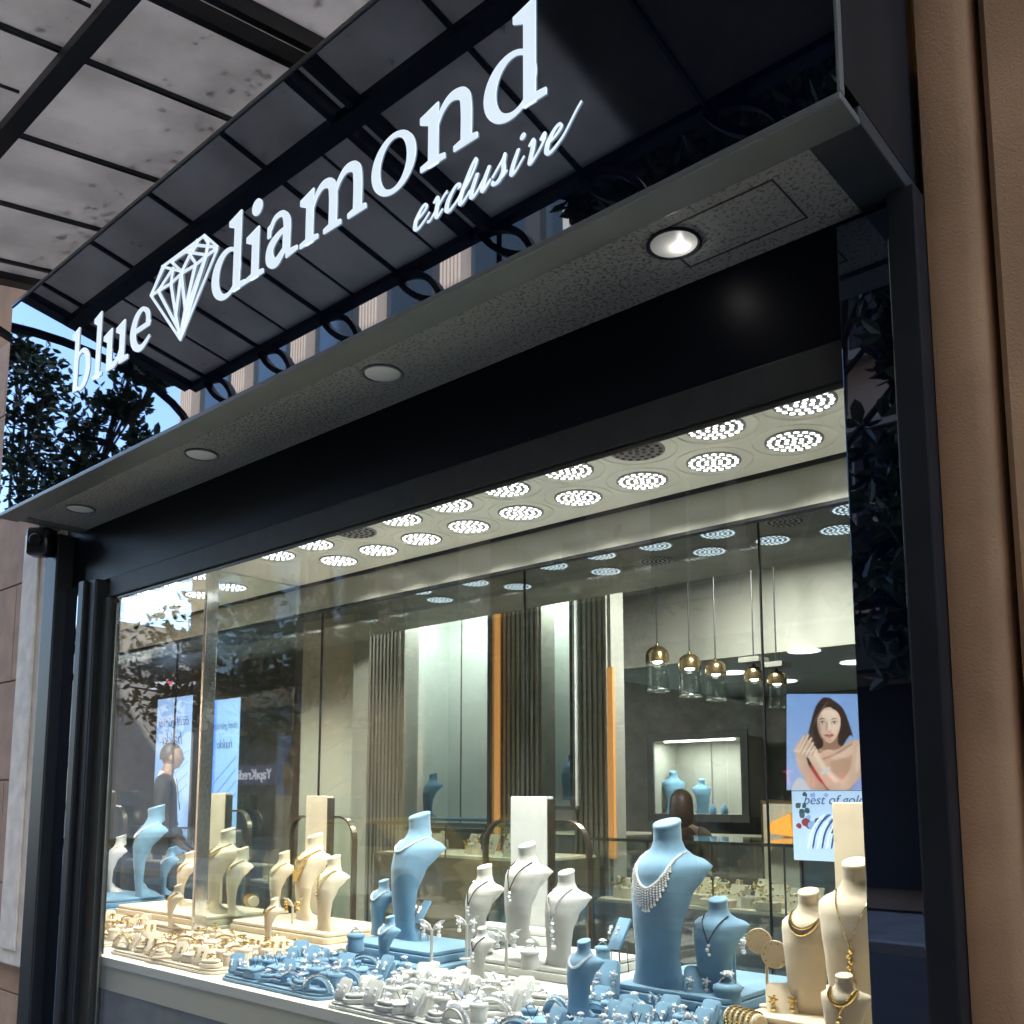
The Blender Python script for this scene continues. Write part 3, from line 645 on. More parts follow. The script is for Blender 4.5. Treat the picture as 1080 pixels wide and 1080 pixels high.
# ceiling of the display with round perforated light plates
cp = struct('ceiling', MB().box(-6.4, XP-.012, .03, YB, ZC, ZC+.02).box(XP+.012, -.46, .03, YB, ZC, ZC+.02), 'ceil_panel')
bh = struct('ceiling_bulkhead', MB().box(-6.4, -.46, YB+.012, YB+.034, 2.425, ZC+.05), 'bulkhead')
struct('ceiling_trim', MB().box(-6.4, -.46, YB+.001, YB+.011, ZC-.012, ZC+.05).box(-6.4, -.46, YB+.010, YB+.038, 2.414, 2.4245).box(-6.4, -.46, YB+.035, 1.06, ZC, ZC+.05), 'frame_dark')
struct('display_side_wall', MB().box(-.5, -.46, .061, 1.05, 1.0, 2.9), 'shop_dark')
PETAL = []
for ringr, cnt, sz in ((0, 1, .0088), (.0215, 6, .0088), (.0430, 12, .0090), (.0645, 18, .0092)):
    for k in range(cnt):
        a = 2*PI*(k+.5*(cnt % 12 == 0))/cnt; PETAL.append((ringr*math.cos(a), ringr*math.sin(a), a, sz))
def dome_proto():
    t = thing('ceiling_light', 'x', 'ceiling light', (0, 0, 0), 0, 'round perforated ceiling lights over the jewellery')
    n = 40
    def rg(r, z): return [(r*math.cos(2*PI*k/n), r*math.sin(2*PI*k/n), z) for k in range(n)]
    MB().loft([rg(.112, 0), rg(.112, -.0025), rg(.108, -.0035), rg(.1065, -.0010)], False).build('outer_ring', 'ceil_panel', t, smooth=40)
    MB().loft([rg(.077, 0), rg(.077, -.003), rg(.074, -.0036)], True).build('perforated_plate', 'dome_plate', t, smooth=30)
    b = MB()
    for x, y, a, s_ in PETAL:
        c, s2 = math.cos(a), math.sin(a); pts = []
        for k in range(8):
            q = 2*PI*k/8; u, v = s_*.66*math.cos(q), s_*.82*math.sin(q); pts.append((x+u*c-v*s2, y+u*s2+v*c, -.0037))
        b.prism(pts, (0, 0, -.0012))
    b.build('glowing_cell', 'dome_glow', t)['kind'] = 'stuff'
    ld = bpy.data.lights.new('lamp', 'SPOT'); ld.energy = 2.9; ld.spot_size = R(135); ld.spot_blend = .6; ld.shadow_soft_size = .03; ld.color = (1, .985, .93)
    lo = bpy.data.objects.new('lamp', ld); S.collection.objects.link(lo); lo.parent = t; lo.location = (0, 0, -.012)
    return t
DP0 = dome_proto(); first = [True]
NUM_ = ['first', 'second', 'third', 'fourth', 'fifth', 'sixth']
def dome(x, y, label, off=False):
    t = DP0 if first[0] else copy_tree(DP0); first[0] = False
    t.location = (x, y, ZC); t['label'] = label; t.name = 'ceiling_light'
    if off:
        for ch in [c for c in t.children if c.type == 'LIGHT']: bpy.data.objects.remove(ch)
        for ch in t.children:
            if ch.name.startswith('glowing'):
                ch.data = ch.data.copy(); ch.data.materials.clear(); ch.data.materials.append(M['dome_glow_off']); 
    return t
def tint_reflected(t):  # dims a copied light so it passes for its reflection
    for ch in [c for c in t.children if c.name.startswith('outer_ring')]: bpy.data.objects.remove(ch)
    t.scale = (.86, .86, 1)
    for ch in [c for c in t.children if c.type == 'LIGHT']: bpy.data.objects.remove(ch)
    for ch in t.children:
        if ch.name.startswith('glowing') and ch.data.materials[0] == M['dome_glow']: ch.data = ch.data.copy(); ch.data.materials.clear(); ch.data.materials.append(M['dome_reflection'])
ORD = ['nearest', 'second', 'third', 'fourth', 'fifth', 'sixth', 'seventh', 'eighth', 'ninth', 'tenth', 'eleventh']
for k in range(10):
    x = -.904-.2405*k; off = k in (2, 7)
    dome(x, .495, ('%s perforated light %s the front row, counted from the right jamb' % (ORD[k], 'dark and unlit in' if off else 'glowing in')), off)
for k in range(10):
    x = -.79-.2405*k
    dome(x, .712, '%s perforated light glowing in the back row, counted from the right jamb' % ORD[k])
for k in range(5):
    dome(-3.60-.245*k, .47, '%s front row perforated light beyond the glass partition' % ORD[k])
for k in range(5):
    dome(-3.70-.245*k, .69, '%s back row perforated light beyond the glass partition' % ORD[k])

SB = struct('reflection_soffit', MB().box(-5.2, -.505, 1.075, 1.95, ZC, ZC+.03), 'shop_dark')  # dark strip holding copied lights that stand in for rear glass reflections
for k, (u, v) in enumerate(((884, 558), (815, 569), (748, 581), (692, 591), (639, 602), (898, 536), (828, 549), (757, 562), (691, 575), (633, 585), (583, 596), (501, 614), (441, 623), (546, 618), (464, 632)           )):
    P = onZ(u, v, ZC); q_ = dome(P.x, P.y, 'stand-in reflection of a perforated light beyond the glass, %s %s' % (ORD[k] if k < 5 else ORD[k-5], 'of the deep row' if k < 5 else 'of the near row'), k in (3, 6)); tint_reflected(q_)
# glazing round the display
gp = thing('glass_partition', 'clear glass partition with a mirrored front edge crossing the display', 'partition')
MB().box(XP-.005, XP+.005, .492, YB, ZTB+.001, ZC-.002).build('pane', 'part_glass', gp)
MB().box(XP-.010, XP+.010, .435, .4915, ZTB+.001, ZC-.002).build('mirror_edge', 'silver', gp, bevel=.003)
for i, (a, b_) in enumerate(((-6.4, -4.75), (-4.745, -XP*-1), (XP+.002, -2.25), (-2.245, -1.30), (-1.295, -.505))):
    g = thing('rear_glass_panel', ['far left', 'second', 'third', 'fourth', 'nearest'][i]+' tall glass panel closing the back of the display, counting from the far end', 'glass panel', ((a+b_)/2, 1.03, ZTB), group='tall glass panels behind the display')
    MB().box((a-b_)/2, (b_-a)/2, -.004, .004, 0, ZC-.001-ZTB).build('pane', 'rear_glass', g)
    MB().box((b_-a)/2+.0005, (b_-a)/2+.0045, -.005, .005, 0, ZC-.001-ZTB).build('edge_seal', 'frame_dark', g)

def board(x0, x1, h, m, label, y=.955):
    t = thing('display_board', label, 'board', ((x0+x1)/2, y, ZTB), group='tall upright boards behind the busts')
    w_ = (x1-x0)/2; MB().box(-w_, w_, -.018, .018, 0, h-ZTB).build('panel', m, t, bevel=.003)
    MB().box(w_+.0005, w_+.006, -.016, .020, 0, h-ZTB-.01).build('edge_strip', 'bronze', t)
board(-2.236, -2.070, 1.61, 'white_suede', 'tall white board standing behind the white busts')
board(-3.43, -3.285, 1.615, 'beige_suede', 'tall beige board behind the beige busts in the main bay')
board(-4.20, -4.075, 1.63, 'beige_suede', 'tall beige board just beyond the glass partition')
board(-5.44, -5.27, 1.65, 'white_suede', 'tall white board at the far left end of the display')
board(-1.062, -.84, 1.592, 'beige_suede', 'wide beige board beside the right jamb behind the largest cream bust')
def arch_frame(x0, x1, h, label, y=.99):
    t = thing('arch_frame', label, 'frame', ((x0+x1)/2, y, ZTB), group='bronze arch frames along the back of the display')
    w_ = (x1-x0)/2; r = .095; H = h-ZTB; p = [(-w_, 0, 0), (-w_, 0, H-r-.01)]
    p += [(-w_+r-r*math.cos(R(a)), 0, H-r+r*math.sin(R(a))) for a in range(0, 91, 9)]
    p += [(w_-r+r*math.sin(R(a)), 0, H-r+r*math.cos(R(a))) for a in range(0, 91, 9)]+[(w_, 0, 0)]
    b = MB(); rings = []; P = [Vector(q) for q in p]
    for i, q in enumerate(P):
        d = (P[min(i+1, len(P)-1)]-P[max(i-1, 0)]).normalized(); n_ = Vector((0, 1, 0)).cross(d).normalized()
        rings.append([q+Vector((0, -.013, 0))+n_*.004, q+Vector((0, .013, 0))+n_*.004, q+Vector((0, .013, 0))-n_*.004, q+Vector((0, -.013, 0))-n_*.004])
    b.loft(rings).build('arch_band', 'bronze', t)
    MB().prism([(q[0]*.985, -.002, q[2]*.993) for q in p], (0, .004, 0)).build('glass', 'clear_glass', t)
arch_frame(-2.405, -1.93, 1.525, 'bronze arch frame behind the white busts')
arch_frame(-3.61, -3.16, 1.525, 'bronze arch frame behind the beige busts')
arch_frame(-4.38, -3.94, 1.545, 'bronze arch frame beyond the glass partition')
arch_frame(-5.62, -5.17, 1.56, 'bronze arch frame at the far left end of the display')

# ------------------------------------------------------------------ necklace busts
# z, half width, front y, sag, thickness   (unit height; front faces -y)
BT = [(0, .205, .01, .07, .27), (.03, .195, .01, .07, .23), (.09, .172, .0, .07, .13), (.2, .162, -.012, .08, .065), (.38, .180, -.032, .11, .042), (.55, .212, -.042, .18, .04), (.67, .250, -.022, .26, .042),
      (.725, .262, .0, .30, .048), (.76, .225, .03, .25, .10), (.795, .155, .065, .17, .17), (.835, .108, .088, .115, .20), (.88, .088, .10, .09, .180), (.965, .086, .098, .088, .178)]
def _bi(z, BT=BT):
    z = max(0, min(BT[-1][0], z))
    for i in range(len(BT)-1):
        if z <= BT[i+1][0]+1e-9:
            a = BT[max(i-1, 0)]; b = BT[i]; c = BT[i+1]; d = BT[min(i+2, len(BT)-1)]; t = (z-b[0])/(c[0]-b[0])
            t2 = t*t*(3-2*t); lin = [b[k]+(c[k]-b[k])*t for k in range(1, 5)]; sm = [b[k]+(c[k]-b[k])*t2 for k in range(1, 5)]
            return [.45*p+.55*q for p, q in zip(lin, sm)]
    return list(BT[-1][1:])
def bust_mesh(H, W=1.0, squat=1.0):
    rings = []; n = 26; N = 44
    for i in range(N+1):
        z = .965*i/N; hw, yf, sg, th = _bi(z); hw *= W; r = []
        tilt = .30*max(0, (z-.86)/.105)
        for k in range(n):
            ph = PI*k/n*1.0; r.append((hw*math.cos(ph), yf+sg*(1-math.sin(ph)), z))
        for k in range(n):
            ph = PI-PI*k/n; r.append((hw*math.cos(ph), yf+sg+(th-sg)*math.sin(ph), z))
        rings.append([(x*H, y*H, (zz+tilt*(y-.19))*H) for x, y, zz in r])
    def shrink(r, s_, dz):
        c = Vector((0, 0, 0))
        for p in r: c += Vector(p)
        c /= len(r); return [tuple(c+(Vector(p)-c)*s_+Vector((0, 0, dz))) for p in r]
    top = rings[-1]; rings += [shrink(top, 1.03, .008*H), shrink(top, 1.03, .022*H), shrink(top, .97, .030*H), shrink(top, .88, .032*H)]
    return MB().loft(rings)
def surf(H, W, x, z):
    hw, yf, sg, th = _bi(z/H); hw *= W*H; s_ = math.sqrt(max(0, 1-(x/hw)**2)) if abs(x) < hw else 0
    return (yf+sg*(1-s_))*H
def necklace(parent_loc, rot, H, W, style, label, metal):
    t = thing('necklace', label, 'necklace', parent_loc, rot); b = MB(); pts = []
    zt = .815*H; xt = .105*H*W
    drop = {'v': .28, 'u': .17, 'bib': .22, 'long': .34, 'choker': .12, 'double': .2}[style]
    n = 44; zb = zt-drop*H
    for i in range(n+1):
        s_ = -1+2*i/n
        if style in ('v', 'long'): x = s_*xt*1.12; z = zb+(zt-zb)*abs(s_)**.92
        else:
            a = s_*PI*.5; x = xt*1.28*math.sin(a)**1 if True else 0; z = zb+(zt-zb)*(1-math.cos(a))**.9
        pts.append(Vector((x, surf(H, W, x, z)-.0035, z)))
    g = {'v': .0022, 'long': .0022, 'u': .0036, 'bib': .0042, 'choker': .0036, 'double': .003}[style]
    if style in ('u', 'bib', 'choker'):
        L = 0; last = pts[0]
        for i in range(n):
            for q in range(3 if H > .3 else 2):
                p = pts[i].lerp(pts[i+1], q/3); b.ball(p, g*(1.05 if q else .8), 4)
        b.build('chain', 'crystal' if metal == 'silver' else metal, t)
        if style == 'bib':
            d = MB()
            for i in range(4, n-3, 2):
                s_ = abs(-1+2*i/n); L = (1-s_)**.6*.045*H/.4+.008
                for q in range(int(L/.0065)+1):
                    z = pts[i].z-.006-q*.0065; x = pts[i].x*(1+.02*q); d.ball((x, surf(H, W, x, z)-.005, z), .0036+.0012*(q == int(L/.0065)), 4)
            d.build('pendant_drops', 'crystal' if metal == 'silver' else metal, t)
    else:
        b.tube(pts, g*.75, 5)
        for p in pts[::2]: b.ball(p, g, 4)
        b.build('chain', 'dark_gem' if metal == 'silver' and style == 'v' else metal, t)
        d = MB(); z = zb
        k = 7 if style == 'long' else 3
        for q in range(k):
            zz = zb-.006-q*.011; d.ball((.002*(-1)**q, surf(H, W, 0, zz)-.005, zz), (.0058 if q == 1 and style == 'v' else .0042) if style == 'v' else (.0062+.003*(q == k-1)), 5)
        d.build('pendant', 'crystal' if metal == 'silver' else metal, t)
    return t
busts = []
def bust(u, vb, zb, vt, m, label, neck, W=1.0, rot=-8, wm=None, nl=None, metal='silver'):
    P = onZ(u, vb, zb); T_ = onY(u, vt, P.y); H = (T_.z-zb)
    t = thing('necklace_bust', label, 'bust', (P.x, P.y-.02, zb), R(rot), group='necklace busts on show')
    bust_mesh(H, W).build('body', m, t, smooth=55)
    if neck:
        for i, s_ in enumerate(neck if isinstance(neck, (list, tuple)) else [neck]):
            necklace((P.x, P.y-.02, zb), R(rot), H, W, s_, (nl if isinstance(nl, str) else nl[i]), metal)
    return t
Z2 = ZTB+.075; Z1 = ZTB+.036
bust(692, 1040, Z2, 866, 'blue_suede', 'tallest blue suede bust wearing a fringed diamond bib', 'bib', 1.0, -4, nl='sparkling fringed bib necklace on the tallest blue bust')
bust(755, 1046, Z2, 948, 'blue_suede', 'short broad blue bust behind the blue trays at right', 'v', 1.25, 0, nl='fine diamond pendant necklace on the short broad blue bust')
bust(612, 1069, Z1, 992, 'blue_suede', 'small blue bust in front of the white steps', 'u', 1.15, -6, nl='tennis necklace on the small blue bust before the white steps')
bust(424, 990, Z2, 858, 'blue_suede', 'tall slim blue bust left of the white group', 'choker', .95, -14, nl='diamond cluster collar on the slim tall blue bust')
bust(399, 986, Z2, 928, 'blue_suede', 'half hidden round blue bust behind the slim tall blue one', 'u', 1.2, -12, nl='bead necklace on the half hidden round blue bust')
bust(407, 1019, Z1, 966, 'blue_suede', 'little blue bust on the middle blue tray', 'u', 1.15, -16, nl='thin tennis necklace on the little blue bust of the middle tray')
bust(146, 945, Z2, 850, 'blue_suede', 'tall blue bust at the far left end', 'u', .95, -22, nl='white necklace on the far left tall blue bust')
bust(174, 943, Z2, 893, 'blue_suede', 'small blue bust beside the tall far left one', 'u', 1.1, -22, nl='white necklace on the small blue bust at the far left')
bust(546, 996, Z2+.05, 890, 'white_suede', 'tallest white bust in front of the white board', 'v', 1.05, -8, nl='v shaped pendant necklace on the tallest white bust')
bust(502, 1002, Z2+.01, 913, 'white_suede', 'middle sized white bust left of the tallest white one', 'v', 1.05, -12, nl='pendant necklace on the middle white bust at left')
bust(590, 1019, Z2, 919, 'white_suede', 'white bust right of the white board with a long drop pendant', 'long', 1.05, -4, nl='long drop necklace on the white bust right of the board')
bust(506, 1030, Z1, 978, 'white_suede', 'small white bust low on the white tray', 'v', 1.25, -6, nl='little dark pendant necklace on the small white bust')
bust(117, 940, Z2, 881, 'white_suede', 'white bust by the far left jamb', 'u', 1.0, -25, nl='necklace on the white bust by the far left jamb')
bust(225, 962, Z2, 874, 'beige_suede', 'tall beige bust just right of the mirrored edge', ['u', 'choker'], 1.1, -18, metal='gold', nl=['wide gold collar on the tall bust beside the mirrored edge', 'upper gold choker on the tall bust beside the mirrored edge'])
bust(245, 965, Z2, 894, 'beige_suede', 'beige bust in front of the board beyond the partition', ['u', 'choker'], 1.0, -20, metal='gold', nl=['lower gold chain on the bust before the far board', 'upper gold chain on the bust before the far board'])
bust(291, 962, Z2, 898, 'beige_suede', 'beige bust left of the cluster necklace bust', 'u', 1.1, -15, metal='gold', nl='gold flower necklace on the left bust of the beige trio')
bust(319, 970, Z2, 880, 'beige_suede', 'tallest beige bust of the middle trio', ['bib', 'choker'], 1.1, -15, metal='gold', nl=['heavy gold cluster necklace on the tallest of the beige trio', 'thin gold choker on the tallest of the beige trio'])
bust(342, 981, Z2, 903, 'beige_suede', 'beige bust right of the middle trio with layered gold chains', ['v', 'u'], 1.1, -12, metal='gold', nl=['long gold chain on the right bust of the beige trio', 'short gold chain on the right bust of the beige trio'])
bust(285, 992, Z1, 947, 'beige_suede', 'small beige bust low before the beige trio', 'u', 1.2, -18, metal='gold', nl='gold chain on the small low beige bust')
bust(182, 978, Z1, 933, 'beige_suede', 'small beige bust left of the mirrored edge', 'u', 1.2, -22, metal='gold', nl='gold chain on the small beige bust left of the mirrored edge')
bust(192, 955, Z2, 898, 'beige_suede', 'beige bust behind the mirrored edge', 'u', 1.1, -22, metal='gold', nl='gold chains on the bust behind the mirrored edge')
bust(853, 1068, Z2, 940, 'beige_suede', 'cream bust with two chains near the right jamb', ['u', 'choker'], 1.0, 4, metal='gold', nl=['gold charm chain on the cream bust near the right jamb', 'short chain on the cream bust near the right jamb'])
bust(906, 1082, Z2, 909, 'beige_suede', 'largest cream bust touching the right jamb', 'long', 1.05, 6, metal='gold', nl='gold drop necklace on the largest cream bust')
bust(893, 1112, Z2, 1029, 'beige_suede', 'low cream bust in the bottom right corner of the window', ['v', 'u'], 1.3, 4, metal='gold', nl=['longer gold chain on the low cream bust in the corner', 'shorter gold chain on the low cream bust in the corner'])

# ------------------------------------------------------------------ steps and trays
def tray(name, x0, x1, y0, y1, z0, z1, m, label, r=.03, cat='tray', grp='suede trays and steps'):
    t = thing(name, label, cat, ((x0+x1)/2, (y0+y1)/2, z0), group=grp); w_, d_ = (x1-x0)/2, (y1-y0)/2
    MB().slab(-w_, w_, -d_, d_, 0, (z1-z0)*.62-.0005, r, .003).build('base', m, t, smooth=40)
    MB().slab(-w_+.006, w_-.006, -d_+.006, d_-.006, (z1-z0)*.62, z1-z0, r, .004).build('top_pad', m, t, smooth=40)
zt = ZTB+.0005
tray('step', -1.53, -1.10, .46, .96, zt, Z1, 'blue_suede', 'wide low blue step carrying the right blue busts')
tray('step', -1.50, -1.15, .50, .90, Z1+.0005, Z2, 'blue_suede', 'upper blue step under the tallest blue bust')
tray('step', -2.12, -1.60, .44, .96, zt, Z1, 'white_suede', 'wide low white step under the white busts')
tray('step', -2.10, -1.68, .56, .93, Z1+.0005, Z2, 'white_suede', 'second white step under the white busts')
tray('step', -2.34, -2.00, .84, .935, Z2+.0005, Z2+.05, 'white_suede', 'narrow top white step under the tallest white bust')
tray('step', -2.66, -2.16, .46, .83, zt, Z1, 'blue_suede', 'low blue step behind the middle blue tray')
tray('step', -2.64, -2.20, .52, .80, Z1+.0005, Z2, 'blue_suede', 'upper blue step under the slim tall blue bust')
tray('step', -3.44, -2.72, .48, .92, zt, Z1, 'beige_suede', 'low beige step in the main bay')
tray('step', -3.42, -2.78, .56, .90, Z1+.0005, Z2, 'beige_suede', 'upper beige step under the beige trio')
tray('step', -4.35, -3.53, .46, .90, zt, Z1, 'beige_suede', 'low beige step beyond the partition')
tray('step', -4.30, -3.55, .52, .88, Z1+.0005, Z2, 'beige_suede', 'upper beige step beyond the partition')
tray('step', -5.6, -4.45, .45, .92, zt, Z1, 'blue_suede', 'low blue step at the far left end')
tray('step', -5.6, -4.50, .52, .90, Z1+.0005, Z2, 'blue_suede', 'upper blue step at the far left end')
tray('step', -1.08, -.62, .36, .90, zt, Z1, 'beige_suede', 'low cream step by the right jamb')
tray('step', -1.07, -.63, .40, .88, Z1+.0005, Z2, 'beige_suede', 'upper cream step by the right jamb')
TR = [('beige', 'beige_suede', -4.30, -3.56, .07, .44, 'far beige tray', 9, 5, 'gold'),
      ('beige', 'beige_suede', -3.44, -2.74, .075, .47, 'large beige tray', 10, 6, 'gold'),
      ('blue', 'blue_suede', -2.69, -2.17, .065, .45, 'middle blue tray', 8, 6, 'silver'),
      ('white', 'white_suede', -2.13, -1.60, .040, .43, 'white tray', 8, 6, 'silver'),
      ('blue', 'blue_suede', -1.56, -1.10, .04, .45, 'right blue tray', 8, 7, 'silver'),
      ('cream', 'beige_suede', -1.07, -.64, .04, .35, 'cream corner tray', 4, 4, 'gold'),
      ('blue', 'blue_suede', -5.4, -4.42, .08, .43, 'far left blue tray', 6, 3, 'silver')]
tray_z = ZTB+.016

# ---- jewellery and its little stands (unit prototypes per colour, copied)
def ringmesh(r=.0105, w=.0016, gem=.0042, halo=False):
    b = MB(); pts = [(r*math.cos(2*PI*k/20), 0, r+r*math.sin(2*PI*k/20)) for k in range(20)]; b.tube(pts, w, 6, closed=True); return b
def proto_jewel(kind, metal):
    gem = 'crystal' if metal == 'silver' else 'gold'
    t = thing('ring', 'x', 'ring')
    if kind == 'ring':
        ringmesh().build('band', metal, t, smooth=60)
        b = MB(); b.loft([[(r*math.cos(2*PI*k/8), r*math.sin(2*PI*k/8), .021+z) for k in range(8)] for r, z in ((.001, 0), (.0062, .005), (.0048, .008))]); 
        for k in range(6): b.ball((.0075*math.cos(PI*k/3), .0075*math.sin(PI*k/3), .0255), .0022, 4)
        b.build('stone', gem, t)
    elif kind == 'earrings':
        t.name = 'earrings'; t['category'] = 'earrings'
        for s_ in (-1, 1):
            b = MB(); b.ball((s_*.012, 0, .002), .0042, 5); b.ball((s_*.012, 0, -.005), .0028, 4); b.ball((s_*.012, 0, -.011), .0038, 5)
            for k in range(5): b.ball((s_*.012+.005*math.cos(k*1.257), -.001, .002+.005*math.sin(k*1.257)), .0018, 4)
            b.build('earring', gem if metal == 'silver' else metal, t)
    elif kind == 'bracelet':
        t.name = 'bracelet'; t['category'] = 'bracelet'; b = MB()
        for k in range(19):
            a = PI*.08+PI*.84*k/18; b.ball((.048*math.cos(a), 0, .042*math.sin(a)), .0036 if k % 2 else .0045, 4)
        b.build('links', metal, t)
    elif kind == 'pendant':
        t.name = 'pendant'; t['category'] = 'pendant'; b = MB()
        b.tube([(-.012, 0, .024), (-.006, 0, .010), (0, 0, 0), (.006, 0, .010), (.012, 0, .024)], .0009, 4)
        for k in range(7): b.ball((.006*math.cos(k*.9), -.001, -.006+.006*math.sin(k*.9)), .003, 4)
        b.build('drop', 'dark_gem' if metal == 'silver' and random.random() < .4 else metal, t)
    return t
def proto_stand(kind, m):
    if kind == 'ring_stand':
        t = thing('ring_stand', 'x', 'stand'); MB().lathe([(.0205, 0), (.021, .002), (.0195, .030), (.0185, .0315)], n=20).build('body', m, t, smooth=40)
        MB().lathe([(.0215, .032), (.0225, .034), (.0215, .040), (.016, .0425), (.006, .0435)], n=20).build('pad', m, t, smooth=60); top = (0, 0, .041)
    elif kind == 'low_pad':
        t = thing('ring_pad', 'x', 'pad'); MB().slab(-.034, .034, -.023, .023, 0, .013, .020, .003).build('base', m, t, smooth=40)
        MB().slab(-.028, .028, -.018, .018, .0135, .024, .016, .005).build('pad', m, t, smooth=40); top = (0, 0, .021)
    elif kind == 'card':
        t = thing('slanted_card', 'x', 'display card'); t2 = MB(); rot = Matrix.Rotation(R(-52), 3, 'X')
        c = MB().slab(-.024, .024, -.036, .036, 0, .009, .011, .003); o = c.build('panel', m, t, smooth=40); o.rotation_euler = (R(58), 0, 0); o.location = (0, .0, .031)
        c = MB().slab(-.019, .019, -.030, .030, .0092, .0125, .008, .001); o = c.build('inset', m, t, smooth=40); o.rotation_euler = (R(58), 0, 0); o.location = (0, .0, .031)
        MB().prism([(-.018, .002, 0), (-.018, .03, 0), (-.018, .022, .045)], (.036, 0, 0)).build('prop', m, t); top = (0, -.013, .044)
    elif kind == 'ramp':
        t = thing('bracelet_ramp', 'x', 'stand'); b = MB(); rings = []
        for k in range(15):
            a = PI*k/14; c, s_ = math.cos(a), math.sin(a)
            rings.append([(x*c*1.0, y, x*.85*s_) for x, y in ((.041, -.012), (.046, -.012), (.046, .012), (.041, .012))])
        b.loft(rings).build('arch_strip', m, t, smooth=40); MB().slab(-.052, .052, -.016, .016, -.001, .004, .014, .001).build('base', m, t, smooth=40); top = (0, 0, -.001)
    elif kind == 'leaf_stand':
        t = thing('earring_stand', 'x', 'stand'); MB().lathe([(.013, 0), (.0135, .002), (.003, .004), (.0026, .055), (.0026, .064)], n=12).build('pole', m, t, smooth=40)
        b = MB()
        for s_ in (-1, 1): b.prism([(s_*.0, 0, .060), (s_*.010, 0, .0635), (s_*.024, 0, .080), (s_*.015, 0, .079), (s_*.004, 0, .071)], (0, .004, 0))
        b.build('wings', m, t); top = (0, -.003, .068)
    elif kind == 'box_pad':
        t = thing('cushion_block', 'x', 'cushion'); MB().slab(-.030, .030, -.022, .022, 0, .02, .006, .003).build('base', m, t, smooth=40)
        o = MB().slab(-.028, .028, -.020, .020, 0, .010, .008, .004).build('cushion', m, t, smooth=40); o.location = (0, 0, .0215); o.rotation_euler = (R(10), 0, 0); top = (0, 0, .030)
    return t, top
KJ = {'ring_stand': ('ring', 'ring'), 'low_pad': ('ring', 'ring'), 'card': ('earrings', 'earrings'), 'ramp': ('bracelet', 'bracelet'), 'leaf_stand': ('earrings', 'earrings'), 'box_pad': ('pendant', 'pendant')}
KN = {'ring_stand': 'round ring stand', 'low_pad': 'low oval ring pad', 'card': 'slanted card', 'ramp': 'arched bracelet strip', 'leaf_stand': 'leaf topped earring stand', 'box_pad': 'cushion block'}
_ps = {}; _pj = {}
def getp(d, key, fn):
    if key not in d: d[key] = [fn(*key), False]
    r = d[key]; o = r[0][0] if isinstance(r[0], tuple) else r[0]
    if r[1]: c = copy_tree(o)
    else: c = o; r[1] = True
    return c, (r[0][1] if isinstance(r[0], tuple) else None)
NUM = ['first', 'second', 'third', 'fourth', 'fifth', 'sixth', 'seventh', 'eighth', 'ninth', 'tenth', 'eleventh', 'twelfth']
RW = ['front', 'second', 'third', 'fourth', 'fifth', 'sixth', 'seventh']
rnd = random.Random(21)
blk = [(b_.location.x, b_.location.y, .075) for b_ in S.objects if b_.get('category') == 'bust' and b_.location.z < Z2-.005]
pat = [['low_pad', 'box_pad', 'ramp', 'card', 'low_pad'], ['ring_stand', 'low_pad', 'box_pad', 'ring_stand', 'card'], ['ramp', 'low_pad', 'ring_stand', 'box_pad', 'ramp'], ['card', 'ring_stand', 'ring_stand', 'box_pad', 'low_pad'], ['box_pad', 'card', 'ring_stand', 'ramp', 'card'], ['card', 'ring_stand', 'low_pad', 'ramp'], ['card', 'ring_stand', 'leaf_stand', 'box_pad']]
for ti, (col, m, x0, x1, y0, y1, nm, nx, ny, metal) in enumerate(TR):
    tray('jewellery_tray', x0, x1, y0, y1, zt, tray_z, m, {'far beige tray': 'flat beige jewellery tray beyond the partition', 'large beige tray': 'large flat beige jewellery tray of the main bay', 'middle blue tray': 'flat blue tray between the beige and the white trays',
         'white tray': 'flat white jewellery tray in the middle', 'right blue tray': 'flat blue jewellery tray at right below the tallest bust', 'cream corner tray': 'flat cream tray by the right jamb', 'far left blue tray': 'flat blue tray at the far left end'}[nm], r=.05)
    for j in range(ny):
        for i in range(nx):
            x = x0+.045+(x1-x0-.09)*(i+.5*(j % 2)*.6)/(nx-1+.3); y = y0+.040+(y1-y0-.075)*j/(ny-1)
            x += rnd.uniform(-.010, .010); y += rnd.uniform(-.008, .008)
            if any(math.hypot(x-bx_, y-by_) < r_ for bx_, by_, r_ in blk): continue
            if x > x1-.03 or (j == 0 and (x < x0+.035 or x > x1-.035)): continue
            kd = pat[j][(i*2+j+ti+rnd.randrange(2)) % len(pat[j])]
            o, top = getp(_ps, (kd, m), proto_stand); rz = R(rnd.uniform(-20, 50)); s_ = rnd.uniform(.86, 1.10)
            o.location = (x, y, tray_z+.0008+(.001 if kd == 'ramp' else 0)); o.rotation_euler[2] = rz; o.scale = (s_,)*3
            where = '%s row of the %s, %s from left' % (RW[j], nm, NUM[i])
            o['label'] = '%s, %s' % (KN[kd], where); o['group'] = 'little jewellery stands'
            jk = KJ[kd][0]; q, _ = getp(_pj, (jk, metal), proto_jewel)
            tp = Matrix.Rotation(rz, 3, 'Z') @ (Vector(top)*s_); q.location = (x+tp.x, y+tp.y, tray_z+tp.z-(.0125*s_ if jk == 'ring' else 0)); q.rotation_euler = (R(-30) if kd == 'card' else 0, 0, rz+(R(rnd.uniform(-30, 30)) if jk == 'ring' else 0)); q.scale = (1.15*s_,)*3
            q['label'] = '%s %s, %s' % (metal, jk, where)
            if len(q['label'].split()) < 4: q['label'] = 'small '+q['label']
            q['group'] = 'small jewellery pieces'
for (a, m) in list(_ps.items())+list(_pj.items()): pass

